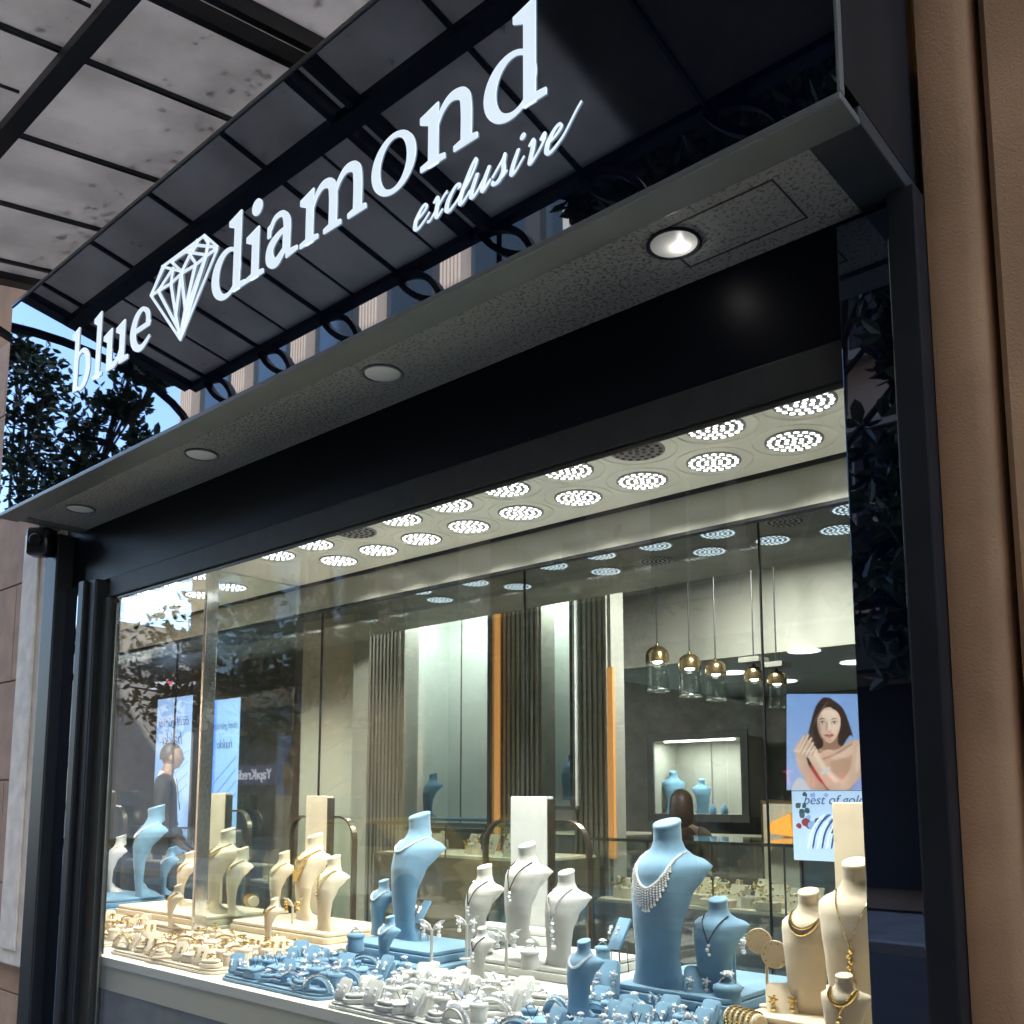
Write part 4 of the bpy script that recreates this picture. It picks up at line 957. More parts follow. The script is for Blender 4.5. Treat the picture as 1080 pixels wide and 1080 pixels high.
# extra single pieces on the steps
def place(kind, m, u, v, z, label, metal, jl, sc_=1.3, rz=28):
    o, top = getp(_ps, (kind, m), proto_stand); P = onZ(u, v, z); o.location = (P.x, P.y, z+.0008); o.rotation_euler[2] = R(rz); o.scale = (sc_,)*3; o['label'] = label; o['group'] = 'little jewellery stands'
    q, _ = getp(_pj, (KJ[kind][0], metal), proto_jewel); tp = Matrix.Rotation(R(rz), 3, 'Z') @ (Vector(top)*sc_); q.location = (P.x+tp.x, P.y+tp.y, z+tp.z-(.012*sc_ if kind == 'ring_stand' else .002)); q.rotation_euler = (0, 0, R(rz)); q.scale = (sc_*1.15,)*3; q['label'] = jl; q['group'] = 'small jewellery pieces'
place('ring_stand', 'white_suede', 559, 1022, Z2, 'drum shaped white ring stand on the white steps between two busts', 'silver', 'silver ring on the drum stand of the white steps', 1.3)
place('leaf_stand', 'white_suede', 534, 1034, Z1, 'tall white leaf topped stand below the tallest white bust', 'silver', 'silver earrings on the tall leaf stand below the tallest white bust', 1.8)
place('leaf_stand', 'white_suede', 492, 1012, Z2, 'white leaf topped stand before the middle white bust', 'silver', 'silver earrings on the leaf stand before the middle white bust', 1.6)
place('leaf_stand', 'white_suede', 455, 1020, Z1, 'white leaf topped stand beside the middle blue steps', 'silver', 'silver earrings on the stand beside the middle blue steps', 1.8)
place('leaf_stand', 'blue_suede', 775, 1042, Z2, 'blue leaf topped stand right of the short broad bust', 'silver', 'silver earrings right of the short broad blue bust', 1.7)
place('ring_stand', 'blue_suede', 768, 1068, Z1, 'tall round blue stand below the short broad bust', 'silver', 'silver ring on the tall round blue stand', 1.6)
place('ring_stand', 'blue_suede', 636, 1015, Z2, 'round blue stand left of the tallest blue bust', 'silver', 'silver ring left of the tallest blue bust', 1.1)
place('leaf_stand', 'beige_suede', 851, 1063, Z2+.001, 'cream leaf topped stand before the two chain cream bust', 'gold', 'gold earrings before the two chain cream bust', 2.0)
place('card', 'blue_suede', 640, 1054, Z1, 'large blue slanted card by the small blue bust', 'silver', 'silver earrings on the large card by the small blue bust', 1.5)
place('card', 'blue_suede', 737, 1062, Z1, 'large blue slanted card below the short broad bust', 'silver', 'silver earrings on the large card below the short broad bust', 1.5)
place('ring_stand', 'blue_suede', 375, 1003, Z2, 'round blue stand left of the half hidden blue bust', 'silver', 'silver ring left of the half hidden blue bust', 1.3)
place('card', 'beige_suede', 826, 1085, Z1, 'large cream slanted card with a gold brooch', 'gold', 'gold pair on the large cream card', 1.5)
place('leaf_stand', 'beige_suede', 214, 980, Z1, 'beige leaf topped stand right of the mirrored edge', 'gold', 'gold earrings on the stand right of the mirrored edge', 1.5)
place('leaf_stand', 'beige_suede', 308, 985, Z1, 'beige leaf topped stand before the beige trio', 'gold', 'gold earrings on the stand before the beige trio', 1.7)
# blue easels with tilted tops on metal legs
def easel(u, v, z, label, jl, s_=1.0):
    P = onZ(u, v, z); t = thing('earring_easel', label, 'easel', (P.x, P.y, z+.0005), R(-10), 'tilted blue earring easels'); t.scale = (s_,)*3
    for x in (-.016, .016):
        MB().tube([(x, -.012, .06), (x, -.014, 0), (x, .020, 0), (x, .012, .085)], .0014, 6).build('wire_leg', 'bronze', t)
    o = MB().slab(-.022, .022, -.045, .045, 0, .008, .003, .001).build('tilted_top', 'blue_suede', t, smooth=40); o.rotation_euler = (R(58), 0, 0); o.location = (0, .008, .098)
    q, _ = getp(_pj, ('earrings', 'silver'), proto_jewel); q.location = (P.x-.002, P.y-.016*s_, z+.115*s_); q.rotation_euler = (R(-30), 0, R(-10)); q.scale = (1.2,)*3; q['label'] = jl; q['group'] = 'small jewellery pieces'
easel(653, 1026, Z2, 'blue easel on metal legs just left of the tallest blue bust', 'silver earrings on the easel left of the tallest blue bust', 1.05)
easel(444, 992, Z2, 'blue easel on metal legs right of the slim tall bust', 'silver earrings on the easel right of the slim blue bust', .95)
# two round earring discs on a cream pole, and gold bangles on rolls
P = onZ(810, 1062, Z2); t = thing('disc_earring_stand', 'cream stand with two round studded discs near the right jamb', 'stand', (P.x, P.y, Z2+.0005), R(20))
MB().lathe([(.02, 0), (.02, .004), (.004, .006), (.0035, .12)], n=16).build('pole', 'beige_suede', t, smooth=40)
for i, (dx, z, r_) in enumerate(((-.016, .148, .030), (.020, .120, .032))):
    o = MB().lathe([(r_*.98, -.003), (r_, -.002), (r_, .002), (r_*.98, .003)], n=28).build('disc', 'beige_suede', t, smooth=30); o.rotation_euler = (R(90), 0, 0); o.location = (dx, -.004*i, z)
    b = MB()
    for k in range(10): b.ball((dx+r_*.78*math.cos(k*.628), -.004*i-.004, z+r_*.78*math.sin(k*.628)), .0022, 4)
    b.build('stud', 'gold', t)
for u, v, z, lab in ((265, 956, Z2, 'gold bracelets on a beige roll right of the board beyond the partition'), (224, 952, Z2, 'gold bracelets wound on the beige roll below the collar bust'), (786, 1090, Z1, 'gold woven bangle on a cream roll in the bottom right')):
    P = onZ(u, v, z); t = thing('bangle_roll', lab, 'bangle', (P.x, P.y, z+.026), R(-20), 'gold bangles on rolls')
    o = MB().lathe([(.020, -.05), (.024, -.046), (.024, .046), (.020, .05)], n=24).build('roll', 'beige_suede', t, smooth=40); o.rotation_euler = (0, R(90), 0)
    b = MB()
    for q in range(5):
        for k in range(22): b.ball((-.034+q*.017, .0262*math.cos(2*PI*k/22+q*.2), .0262*math.sin(2*PI*k/22+q*.2)), .0045, 4)
    b.build('bangle', 'gold', t)

# ================================================================== THE SHOP BEHIND THE DISPLAY
SFL = .25
struct('shop_floor', MB().box(-16, .45, 1.10, 9, SFL-.05, SFL), 'shop_floor')
bulk_y = 3.4
zb1 = onY(800, 690, bulk_y).z; zb0 = onY(800, 628, bulk_y).z
struct('shop_ceiling', MB().box(-16, .45, 1.07, bulk_y-.002, 2.93, 2.99).box(-16, -3.8, bulk_y-.002, 6.5, 2.93, 2.99), 'shop_ceil')
struct('shop_ceiling_bulkhead', MB().box(-3.8, .45, bulk_y, bulk_y+.1, zb1, 2.97), 'shop_beige')
by2 = onZ(800, 735, zb1).y
struct('shop_ceiling_low', MB().box(-3.8, .45, bulk_y+.102, by2+.3, zb1, zb1+.04), 'shop_blue')
struct('shop_wall_back', MB().box(-3.8, .45, by2, by2+.1, SFL, zb1-.001).box(-6.0, -3.8, by2, by2+.1, SFL, 2.929), 'shop_dark')
struct('shop_wall_far', MB().box(-13, -6.02, 6.4, 6.5, SFL, 3.0), 'shop_dark')
struct('shop_wall_left', MB().box(-13.1, -13.001, .03, 6.4, SFL, 3.0), 'shop_dark')
struct('shop_wall_right', MB().box(.40, .45, 1.07, by2, SFL, 3.0), 'shop_beige')
struct('shop_ceiling_beam', MB().box(-6.0, .4, 1.75, 2.05, 2.60, 2.929), 'shop_dark')

def wall_piece(u0, u1, y, m, name, label, z0=SFL, z1=2.92, th=.12, cat='wall panel', flute=False):
    a = onY(u0, 750, y).x; b_ = onY(u1, 750, y).x; t = thing(name, label, cat, ((a+b_)/2, y, z0)); w_ = (b_-a)/2
    MB().box(-w_, w_, 0, th, 0, z1-z0).build('panel', 'flute_grey' if flute else m, t)
    if flute:
        b = MB(); x = -w_+.004
        while x < w_-.02: b.box(x, x+.018, -.014, -.0005, 0, z1-z0-.002); x += .034
        b.build('fluting', 'flute_grey', t)
    return t
wall_piece(318, 372, 1.45, 'shop_pillar', 'pillar', 'broad plain olive beige pillar left of the dark wall panels', cat='pillar', th=.10)
wall_piece(379, 426, 2.30, 'shop_dark', 'wall_panel', 'fluted dark brown panel left of the first lit niche', flute=True)
wall_piece(518, 571, 2.40, 'shop_dark', 'wall_panel', 'dark panel with an orange line between the two lit niches', flute=True)
wall_piece(606, 645, 2.50, 'shop_dark', 'wall_panel', 'dark grey panel right of the narrow lit niche', flute=True)
def strip(u, v0, v1, y, w_, label):
    a = onY(u, v0, y); b_ = onY(u, v1, y); t = MB().box(-w_/2, w_/2, -.02, .0, 0, a.z-b_.z).build('light_strip', 'orange_strip', loc=(a.x, y, b_.z)); tag(t, label, 'light strip', 'orange vertical light strips')
strip(526, 603, 912, 2.36, .028, 'tall slim orange strip on the panel between the lit niches')
strip(645, 704, 905, 2.46, .036, 'orange strip right of the narrow niche starting lower down')
strip(384, 622, 850, 2.26, .012, 'hair thin copper strip on the far left dark panel')
# lit niches
def niche(u0, u1, v0, v1, y, depth, label, m='niche_wall', fr=.02, divs=(), power=6, shelf=True):
    a = onY(u0, v0, y); c = onY(u1, v1, y); x0, x1 = a.x, c.x; z1 = min(2.90, max(a.z, onY(u1, v0, y).z)); z0 = min(c.z, onY(u0, v1, y).z)
    t = thing('lit_niche', label, 'display cabinet', ((x0+x1)/2, y, z0)); w_ = (x1-x0)/2; h = z1-z0
    MB().box(-w_, w_, depth, depth+.02, 0, h).box(-w_-.02, -w_, 0, depth+.02, 0, h).box(w_, w_+.02, 0, depth+.02, 0, h).box(-w_, w_, 0, depth, h, h+.02).box(-w_, w_, 0, depth, -.02, 0).build('lining', m, t)
    MB().box(-w_-fr, -w_, -.02, -.001, -fr, h+fr).box(w_, w_+fr, -.02, -.001, -fr, h+fr).box(-w_, w_, -.02, -.001, h, h+fr).box(-w_, w_, -.02, -.001, -fr, 0).build('frame', 'shop_dark2', t)
    for d in divs: MB().box(-w_+2*w_*d-.004, -w_+2*w_*d+.004, depth-.006, depth-.001, 0, h).build('divider', 'shop_dark', t)
    MB().box(-w_*.8, w_*.8, .03, .05, h-.012, h-.004).build('lamp_bar', 'lamp_on', t)
    ld = bpy.data.lights.new('lamp', 'AREA'); ld.energy = power*.12; ld.shape = 'RECTANGLE'; ld.size = w_*1.5; ld.size_y = .05; ld.color = (.93, 1, .96)
    lo = bpy.data.objects.new('lamp', ld); S.collection.objects.link(lo); lo.parent = t; lo.location = (0, .06, h-.016)
    return t, x0, x1, z0, z1
n1 = niche(427, 516, 604, 872, 2.34, .40, 'tall pale lit niche with a blue bust on a blue base', divs=(.16,), power=11)
n2 = niche(573, 604, 588, 850, 2.44, .35, 'narrow tall lit niche right of the dark middle panel', divs=(.55,), power=9)
n3 = niche(690, 784, 782, 858, 5.0, .35, 'wide lit wall cabinet with three blue busts near the far wall', m='shop_beige', fr=.06, divs=(.42, .76), power=9)
def small_bust(x, y, z, H, m, label, rot=0, W=1.1):
    t = thing('necklace_bust', label, 'bust', (x, y, z), R(rot), group='necklace busts on show'); bust_mesh(H, W).build('body', m, t, smooth=55); return t
x0, x1, z0, z1 = n1[1:]
t = thing('blue_base', 'long blue base block inside the tall pale niche', 'base', ((x0+x1)/2, 2.5, z0)); MB().slab(-(x1-x0)/2+.01, (x1-x0)/2-.01, -.11, .11, .0005, .055, .008, .003).build('block', 'blue_suede', t)
pz = onY(447, 852, 2.5).z
small_bust(onY(449, 850, 2.47).x, 2.47, z0+.056, .27, 'blue_suede', 'dark blue bust on the base of the tall pale niche', -15)
small_bust(onY(432, 850, 2.60).x, 2.60, z0+.056, .42, 'blue_suede', 'taller blue bust at the left edge of the tall pale niche', -40, .8)
x0, x1, z0, z1 = n2[1:]
small_bust(x0+.06, 2.55, z0+.03, .26, 'blue_suede', 'small blue bust in the narrow tall niche', -20)
x0, x1, z0, z1 = n3[1:]; yy = 5.12
for u, H, lab, ro in ((712, .30, 'taller left blue bust in the wide wall cabinet', 40), (742, .24, 'middle blue bust in the wide wall cabinet', 40), (696, .17, 'smallest blue bust at the left of the wide wall cabinet', 30)):
    small_bust(onY(u, 850, yy).x, yy, z0+.002, H*1.15, 'blue_suede', lab, ro)
for k, u in enumerate((728, 752, 764)):
    o = MB().lathe([(.03, 0), (.03, .04), (.02, .05), (.012, .075), (.0, .08)], n=12).build('ring_stand', 'blue_suede', loc=(onY(u, 850, 5.05).x, 5.05, z0+.001), smooth=50)
    tag(o, 'small blue stand %s in the wide wall cabinet' % ('left of its middle bust', 'right of its middle bust', 'farthest right')[k], 'stand', 'little jewellery stands')

# pendant lamps: brown metal domes over clear glass cylinders
def pendant(u, vt, vb, y, label, plate=False):
    a = onY(u, vt, y); c = onY(u, vb, y); h = a.z-c.z; t = thing('pendant_lamp', label, 'pendant lamp', (a.x, y, a.z), 0, 'glass pendant lamps over the counter')
    r = h*.27
    MB().tube([(0, 0, 0), (0, 0, 2.925-a.z)], .004, 6).build('cord', 'iron_black', t)
    MB().lathe([(.004, h*.07), (r*.16, h*.06), (r*.18, h*.01), (r*.55, -h*.02), (r*.86, -h*.09), (r, -h*.20), (r, -h*.37), (r*.93, -h*.37), (r*.85, -h*.2), (r*.3, -h*.08)], n=24, caps=False).build('metal_dome', 'brass_dark', t, smooth=60)
    MB().loft([[(rr*math.cos(2*PI*k/24), rr*math.sin(2*PI*k/24), z) for k in range(24)] for rr, z in ((r*.95, -h*.361), (r*.97, -h*.4), (r*.97, -h*.97), (r*.9, -h), (r*.87, -h), (r*.93, -h*.96), (r*.93, -h*.40))], False).build('glass_cylinder', 'clear_glass', t, smooth=50)
    MB().ball((0, 0, -h*.34), r*.42, 8, sc=(1, 1, .5)).build('bulb', 'lamp_on', t, smooth=60)
    MB().lathe([(r*.97, -h*.985), (r*.99, -h*1.0), (r*.99, -h*1.02), (r*.90, -h*1.02), (r*.90, -h*.985)], n=24, caps=False).build('rim', 'silver', t)
    if plate: MB().box(-r*1.1, r*1.1, -r*1.1, r*1.1, h*.10, h*.24).build('ceiling_plate', 'shop_dark', t)
    return t
for i, (u, vt, vb, pl_) in enumerate(((693, 682, 728, False), (727, 690, 734, False), (754.5, 697, 738, False), (795, 703, 742, True), (819, 708, 746, True))):
    pendant(u, vt, vb, 3.0, 'glass pendant lamp with brown dome, %s' % ('first from the left over the counter', 'second from the left', 'in the middle of five', 'fourth from the left with a square plate', 'fifth with a square plate beside the poster')[i], pl_)
for k, (u, v) in enumerate(((848, 686), (902, 698), (773, 709), (827, 718))):
    P = onZ(u, v, zb1); o = MB().lathe([(.085, -.001), (.09, -.006), (.08, -.008)], n=24).build('ceiling_downlight', 'downlight_flat', loc=(P.x, P.y, zb1), smooth=40)
    tag(o, ('bright flat downlight nearest in the low bluish ceiling', 'bright downlight above the poster right side', 'far left downlight between the second and third pendants', 'far downlight above the left edge of the poster')[k], 'ceiling light', 'flat downlights in the low shop ceiling')
# added fill lamps for the shop, modelled as round downlights in the front ceiling
for k, (x, y) in enumerate(((-8.0, 2.3), (-3.6, 1.55), (-2.2, 2.6), (-1.4, 1.55), (-1.1, 1.75), (-5.6, 2.2), (-6.5, 6.6))):
    t = thing('fill_downlight', '%s added fill downlight in the high shop ceiling' % NUM[k], 'ceiling light', (x, y, 2.929), 0, 'added fill downlights in the high shop ceiling')
    MB().lathe([(.07, -.001), (.075, -.006), (.06, -.007)], n=24).build('lamp_face', 'lamp_on', t)
    ld = bpy.data.lights.new('lamp', 'AREA'); ld.shape = 'DISK'; ld.size = .12; ld.energy = (11, 8, 8, 8, 5, 11, 11)[k]; ld.color = (1, .97, .92)
    lo = bpy.data.objects.new('lamp', ld); S.collection.objects.link(lo); lo.parent = t; lo.location = (0, 0, -.012)

# ------------------------------------------------------------------ glass showcases with gold pieces inside
def showcase(u0, u1, vt, y, label, vbase, depth=.55, jew=60, seed=1):
    a = onY(u0, vt, y); c = onY(u1, vt, y); um = (u0+u1)/2
    zt_ = onY(um, vt, y).z; zb_ = onY(um, vbase, y).z; t = thing('glass_showcase', label, 'showcase', ((a.x+c.x)/2, y, SFL)); w_ = (c.x-a.x)/2; H = zt_-SFL; hb = zb_-SFL
    MB().box(-w_, w_, 0, depth, 0, hb).build('counter_base', 'counter_grey', t, bevel=.004)
    MB().box(-w_-.01, w_+.01, -.012, depth+.01, H-.012, H).build('top_glass', 'clear_glass', t)
    MB().box(-w_, w_, -.006, -.0, hb+.001, H-.013).build('front_glass', 'clear_glass', t)
    b = MB(); 
    for k in range(5): x = -w_+2*w_*k/4; b.box(x-.004, x+.004, -.010, -.0065, hb+.001, H-.013)
    b.box(-w_-.012, w_+.012, -.016, -.0125, H-.014, H+.001); b.build('edge_strips', 'frame_warm', t)
    MB().box(-w_+.01, w_-.01, .02, depth-.02, hb+.001, hb+.012).build('liner', 'beige_suede', t)
    r_ = random.Random(seed); g = MB(); c2 = MB()
    for k in range(jew):
        x = r_.uniform(-w_+.06, w_-.06); yy_ = r_.uniform(.05, depth-.08); z = hb+.013; q = r_.random(); s_ = .025+.03*r_.random()
        if q < .45: c2.slab(x-s_*1.6, x+s_*1.6, yy_-s_, yy_+s_, z, z+.02+.04*r_.random(), .012, .004); 
        elif q < .7: c2.lathe([(s_, 0), (s_*.9, .05), (s_*.5, .06), (s_*.3, .10), (.0, .105)], (x, yy_, z), 12)
        else: c2.prism([(x-s_*1.5, yy_, z), (x+s_*1.5, yy_, z), (x+s_*1.3, yy_+.05, z+.10), (x-s_*1.3, yy_+.05, z+.10)], (0, .006, 0))
        for _ in range(9): g.ball((x+r_.uniform(-s_, s_)*1.3, yy_-.01+r_.uniform(-.01, .01), z+.05+r_.uniform(-.02, .05)), r_.uniform(.004, .009), 4)
    c2.build('jewellery_pads', 'beige_suede', t)['kind'] = 'stuff'; g.build('gold_pieces', 'gold', t)['kind'] = 'stuff'
    return t
showcase(622, 912, 888, 2.35, 'long glass showcase with gold jewellery behind the tallest blue bust', 962, jew=60, seed=4)
showcase(395, 560, 868, 1.85, 'dark fronted glass showcase behind the slim tall blue bust', 905, jew=12, seed=5)
showcase(260, 372, 885, 2.6, 'glass showcase with gold pieces behind the beige busts', 935, jew=26, seed=6)
showcase(130, 238, 872, 2.8, 'far glass showcase with gold pieces below the suited man', 912, jew=26, seed=8)
a = onY(690, 874, 3.7); t = thing('back_counter', 'dark counter running along the far wall under the wide cabinet', 'counter', (-3.2, 4.3, SFL))
MB().box(-1.6, 3.2, 0, .5, 0, onY(740, 885, 4.3).z-SFL).build('counter_body', 'counter_grey', t); MB().box(-1.62, 3.22, -.02, .52, onY(740, 885, 4.3).z-SFL+.001, onY(740, 885, 4.3).z-SFL+.02).build('counter_top', 'table_front', t)
# framed mirror on the counter
p = onY(806, 893, 3.1); q = onY(841, 846, 3.1); t = thing('table_mirror', 'small gold framed mirror standing left of the poster', 'mirror', ((p.x+q.x)/2, 3.1, p.z-.28)); w_ = (q.x-p.x)/2; h = q.z-p.z+.28
MB().box(-w_, w_, 0, .012, 0, h).build('glass', 'shop_pillar', t); MB().box(-w_-.012, -w_, -.004, .016, -.0, h).box(w_, w_+.012, -.004, .016, 0, h).box(-w_-.012, w_+.012, -.004, .016, h, h+.012).build('frame', 'brass_dark', t)
p = onY(820, 868, 3.05); o = MB().loft([[(-.09, 0, 0), (.06, 0, -.02), (.07, .02, -.02), (-.08, .02, 0)], [(-.06, 0, .05), (.05, 0, .10), (.05, .02, .10), (-.05, .02, .05)]]).build('folded_scarf', 'poster_orange', loc=(p.x+.02, p.y, p.z-.05)); tag(o, 'orange folded cloth in front of the gold framed mirror', 'cloth')

# ------------------------------------------------------------------ lit poster of a woman, and the lower floral panel
PYY = 2.25
ps = thing('poster_lightbox', 'lit blue poster of a dark haired woman above a floral lower half', 'poster', tuple(onY(873, 843, PYY)))
def pp(u, v): P = onY(u, v, PYY); return P-ps.location
LAY = [0]
def lay(pts, m, name, smooth=True, up=None):
    LAY[0] += 1; y = -.002-.0008*LAY[0]
    if smooth: pts = [(v.x, v.y) for v in catmull([(a, b_, 0) for a, b_ in pts], 5, True)]
    P3 = [pp(a, b_) for a, b_ in pts]; MB().prism([(q.x, y, q.z) for q in P3], (0, .0006, 0)).build(name, m, ps)
def C8(a, b_): return (720+a/3, 720+b_/3)       # traced on a 3x enlargement of the lower right corner
A = pp(831.5, 737.5); Bq = pp(916, 731); Cq = pp(916, 905); Dq = pp(846, 905)
MB().box(A.x, Bq.x+.05, .0, .05, Cq.z-.02, A.z).build('box', 'frame_dark', ps)
MB().box(A.x, Bq.x+.05, -.0012, -.0002, pp(840, 834).z, A.z).build('picture_ground', 'poster_sky', ps)
MB().box(A.x+.0, Bq.x+.05, -.0012, -.0002, Cq.z-.02, pp(840, 834).z-.002).build('lower_panel', 'poster_pale', ps)
L_ = lambda pts: [C8(*p) for p in pts]

def print_sheet():      # the printed portrait: a fine sheet of coloured cells with soft edges, as a photograph is printed
    import numpy as np
    X0, X1, Y0, Y1, st = 330, 603, 36, 340, 1.6
    xs_ = np.arange(X0, X1+st, st); ys_ = np.arange(Y0, Y1+st, st); gx, gy = np.meshgrid(xs_, ys_); img = np.zeros(gx.shape+(3,))
    k = (gy-Y0)/(Y1-Y0); img[:] = np.array([.22, .36, .72])*(1-k[..., None])+np.array([.36, .46, .80])*k[..., None]
    def blur(a, r_):
        for _ in range(r_):
            p = np.pad(a, 1, mode='edge'); a = (p[:-2, 1:-1]+p[2:, 1:-1]+p[1:-1, :-2]+p[1:-1, 2:]+p[1:-1, 1:-1]*2)/6
        return a
    def mask(pts, r_, curve=True):
        q = [(v.x, v.y) for v in catmull([(a, b_, 0) for a, b_ in pts], 6, True)] if curve else pts
        m_ = np.zeros(gx.shape, bool); n_ = len(q)
        for a in range(n_):
            ax, ay = q[a]; bx_, by_ = q[(a+1) % n_]
            if ay == by_: continue
            c_ = ((gy >= min(ay, by_)) & (gy < max(ay, by_)) & (gx < (bx_-ax)*(gy-ay)/(by_-ay)+ax)); m_ ^= c_
        return blur(m_.astype(float), r_)
    def put(pts, col, r_=1, curve=True, shade=None, op=1.0):
        nonlocal img
        m_ = mask(pts, r_, curve)*op; c_ = np.ones(img.shape)*np.array(col)
        if shade:
            (dx, dy), amt = shade; t_ = ((gx-np.mean([p[0] for p in pts]))*dx+(gy-np.mean([p[1] for p in pts]))*dy)/60; c_ = c_*(1+amt*np.clip(t_, -1, 1))[..., None]
        img = img*(1-m_[..., None])+c_*m_[..., None]
    SK = (.60, .36, .27); SD = (.34, .18, .125); SLT = (.80, .56, .45); HR = (.045, .025, .02)
    put([(455, 46), (425, 70), (408, 120), (394, 180), (386, 225), (392, 262), (430, 280), (470, 262), (505, 205), (530, 168), (540, 172), (528, 130), (505, 78)], HR, 2)
    for q in range(9): put([(430-q*4, 110+q*6), (420-q*3.5, 170+q*5), (410-q*2, 235), (413-q*2, 235), (425-q*3.5, 170+q*5)], (.16, .09, .065), 1, True, None, .45)
    put([(446, 160), (446, 200), (430, 216), (470, 248), (522, 235), (506, 205), (492, 190), (490, 150)], SD, 2)
    put([(412, 240), (452, 214), (490, 212), (535, 183), (565, 188), (584, 225), (590, 290), (560, 338), (520, 340), (470, 340), (436, 300), (416, 270)], SK, 2, True, ((.8, .5), -.22))
    put([(470, 232), (500, 222), (535, 198), (552, 205), (545, 222), (505, 240), (480, 245)], SLT, 5, True, None, .75)
    put([(488, 220), (540, 190), (543, 194), (492, 226)], SD, 1, True, None, .6); put([(440, 240), (482, 226), (484, 231), (444, 246)], SD, 1, True, None, .5)
    put([(470, 250), (520, 240), (545, 262), (520, 300), (480, 290)], (.50, .29, .21), 7, True, None, .6)
    put([(408, 258), (440, 262), (452, 300), (472, 340), (415, 340), (404, 300)], (.42, .04, .04), 2)
    put([(545, 300), (575, 280), (600, 296), (602, 340), (536, 340)], (.34, .38, .72), 2, True, ((1, 0), .3))
    put([(350, 322), (372, 300), (394, 320), (404, 342), (350, 342)], (.62, .58, .66), 2)
    put([(540, 186), (572, 190), (586, 230), (566, 292), (528, 334), (498, 338), (503, 312), (528, 280), (538, 235)], (.68, .44, .34), 2, True, ((.9, .2), -.30))
    put([(555, 200), (570, 215), (568, 255), (552, 285), (546, 260), (552, 225)], SLT, 5, True, None, .75)
    put([(360, 228), (386, 224), (400, 262), (428, 305), (456, 340), (410, 340), (384, 300), (366, 265)], (.62, .40, .31), 2, True, ((1, 0), -.3))
    put([(398, 195), (420, 203), (440, 238), (472, 280), (514, 318), (505, 340), (468, 340), (438, 302), (410, 257), (394, 225)], (.74, .50, .40), 2, True, ((-.6, 1), -.25))
    put([(412, 215), (424, 222), (460, 275), (492, 308), (480, 312), (440, 270)], (.88, .66, .55), 4, True, None, .8)
    put([(438, 284), (462, 267), (468, 272), (444, 290)], (.62, .62, .70), 1)
    put([(356, 207), (370, 184), (392, 178), (410, 190), (412, 215), (396, 236), (372, 240), (358, 228)], (.66, .43, .34), 2, True, ((1, .5), -.3))
    for k_, (a, b_, c, d_) in enumerate(((362, 212, 384, 170), (370, 217, 396, 168), (381, 222, 406, 178), (392, 226, 412, 192), (402, 231, 418, 205))):
        dx, dy = c-a, d_-b_; l = math.hypot(dx, dy); nx, ny = -dy/l*5.2, dx/l*5.2
        put([(a+nx+2, b_+ny), (c+nx*.7+2, d_+ny*.7), (c+dx/l*4, d_+dy/l*4), (c-nx+2, d_-ny), (a-nx+2, b_-ny)], SD, 1)
        put([(a+nx, b_+ny), (c+nx*.7, d_+ny*.7), (c+dx/l*4, d_+dy/l*4), (c-nx*.5, d_-ny*.5), (a-nx*.6, b_-ny*.6)], (.78, .55, .45), 1)
    put([(426, 105), (442, 84), (470, 79), (492, 92), (501, 118), (497, 150), (484, 177), (468, 190), (449, 182), (434, 160), (426, 130)], (.74, .50, .40), 2, True, ((-1, .2), -.28))
    put([(440, 92), (468, 86), (486, 98), (480, 116), (450, 114)], (.86, .65, .54), 4, True, None, .8)
    put([(472, 132), (490, 130), (492, 148), (480, 160), (470, 148)], (.86, .62, .52), 4, True, None, .7)
    put([(428, 120), (436, 135), (440, 165), (456, 184), (440, 176), (429, 150)], SD, 4, True, None, .7)
    for x in (443, 481):
        put([(x-11, 127), (x, 120), (x+11, 125), (x, 132)], SD, 2, True, None, .75); put([(x-8, 127), (x, 123), (x+8, 126), (x, 130)], (.75, .72, .72), 1); put([(x-3, 126), (x, 122.5), (x+3.5, 126), (x, 130)], (.05, .05, .06), 1)
        put([(x-10, 125), (x, 121), (x+10, 124), (x, 123.5)], HR, 1); put([(x-13, 119), (x-2, 112), (x+12, 115), (x, 115.5)], HR, 1, True, None, .85)
    put([(456, 128), (460, 128), (458, 148), (454, 152)], SD, 3, True, None, .7); put([(462, 122), (467, 122), (468, 148), (463, 148)], (.90, .70, .60), 2, True, None, .8); put([(456, 152), (463, 156), (472, 152), (464, 158)], SD, 1, True, None, .8)
    put([(448, 168), (458, 163), (465, 165), (472, 162), (481, 167), (466, 170)], (.40, .10, .10), 1); put([(450, 168), (466, 170), (479, 168), (465, 176)], (.58, .20, .19), 1)
    put([(453, 180), (476, 180), (466, 186)], SD, 3, True, None, .4)
    put([(470, 50), (462, 66), (446, 84), (432, 104), (426, 130), (430, 160), (418, 190), (412, 150), (416, 100), (440, 60)], HR, 2); put([(466, 50), (488, 70), (506, 104), (514, 140), (524, 166), (508, 172), (500, 150), (502, 118), (490, 92), (472, 80)], HR, 2)
    for q in range(6): put([(458-q*7, 62+q*9), (440-q*5, 82+q*10), (441-q*5, 86+q*10), (460-q*7, 65+q*9)], (.20, .12, .09), 1, True, None, .5)
    img[:] = np.clip(img, 0, 1); ny, nx = gx.shape; vs = []
    A_ = pp(*C8(X0, Y0)); Bx = pp(*C8(X1, Y0)); 
    for j_ in range(ny):
        for i_ in range(nx):
            q = pp(*C8(float(gx[j_, i_]), float(gy[j_, i_]))); vs.append((q.x, -.0035, q.z))
    fs_ = [(j_*nx+i_, j_*nx+i_+1, (j_+1)*nx+i_+1, (j_+1)*nx+i_) for j_ in range(ny-1) for i_ in range(nx-1)]
    me = bpy.data.meshes.new('portrait_print'); me.from_pydata(vs, [], fs_); at = me.color_attributes.new('print', 'FLOAT_COLOR', 'POINT')
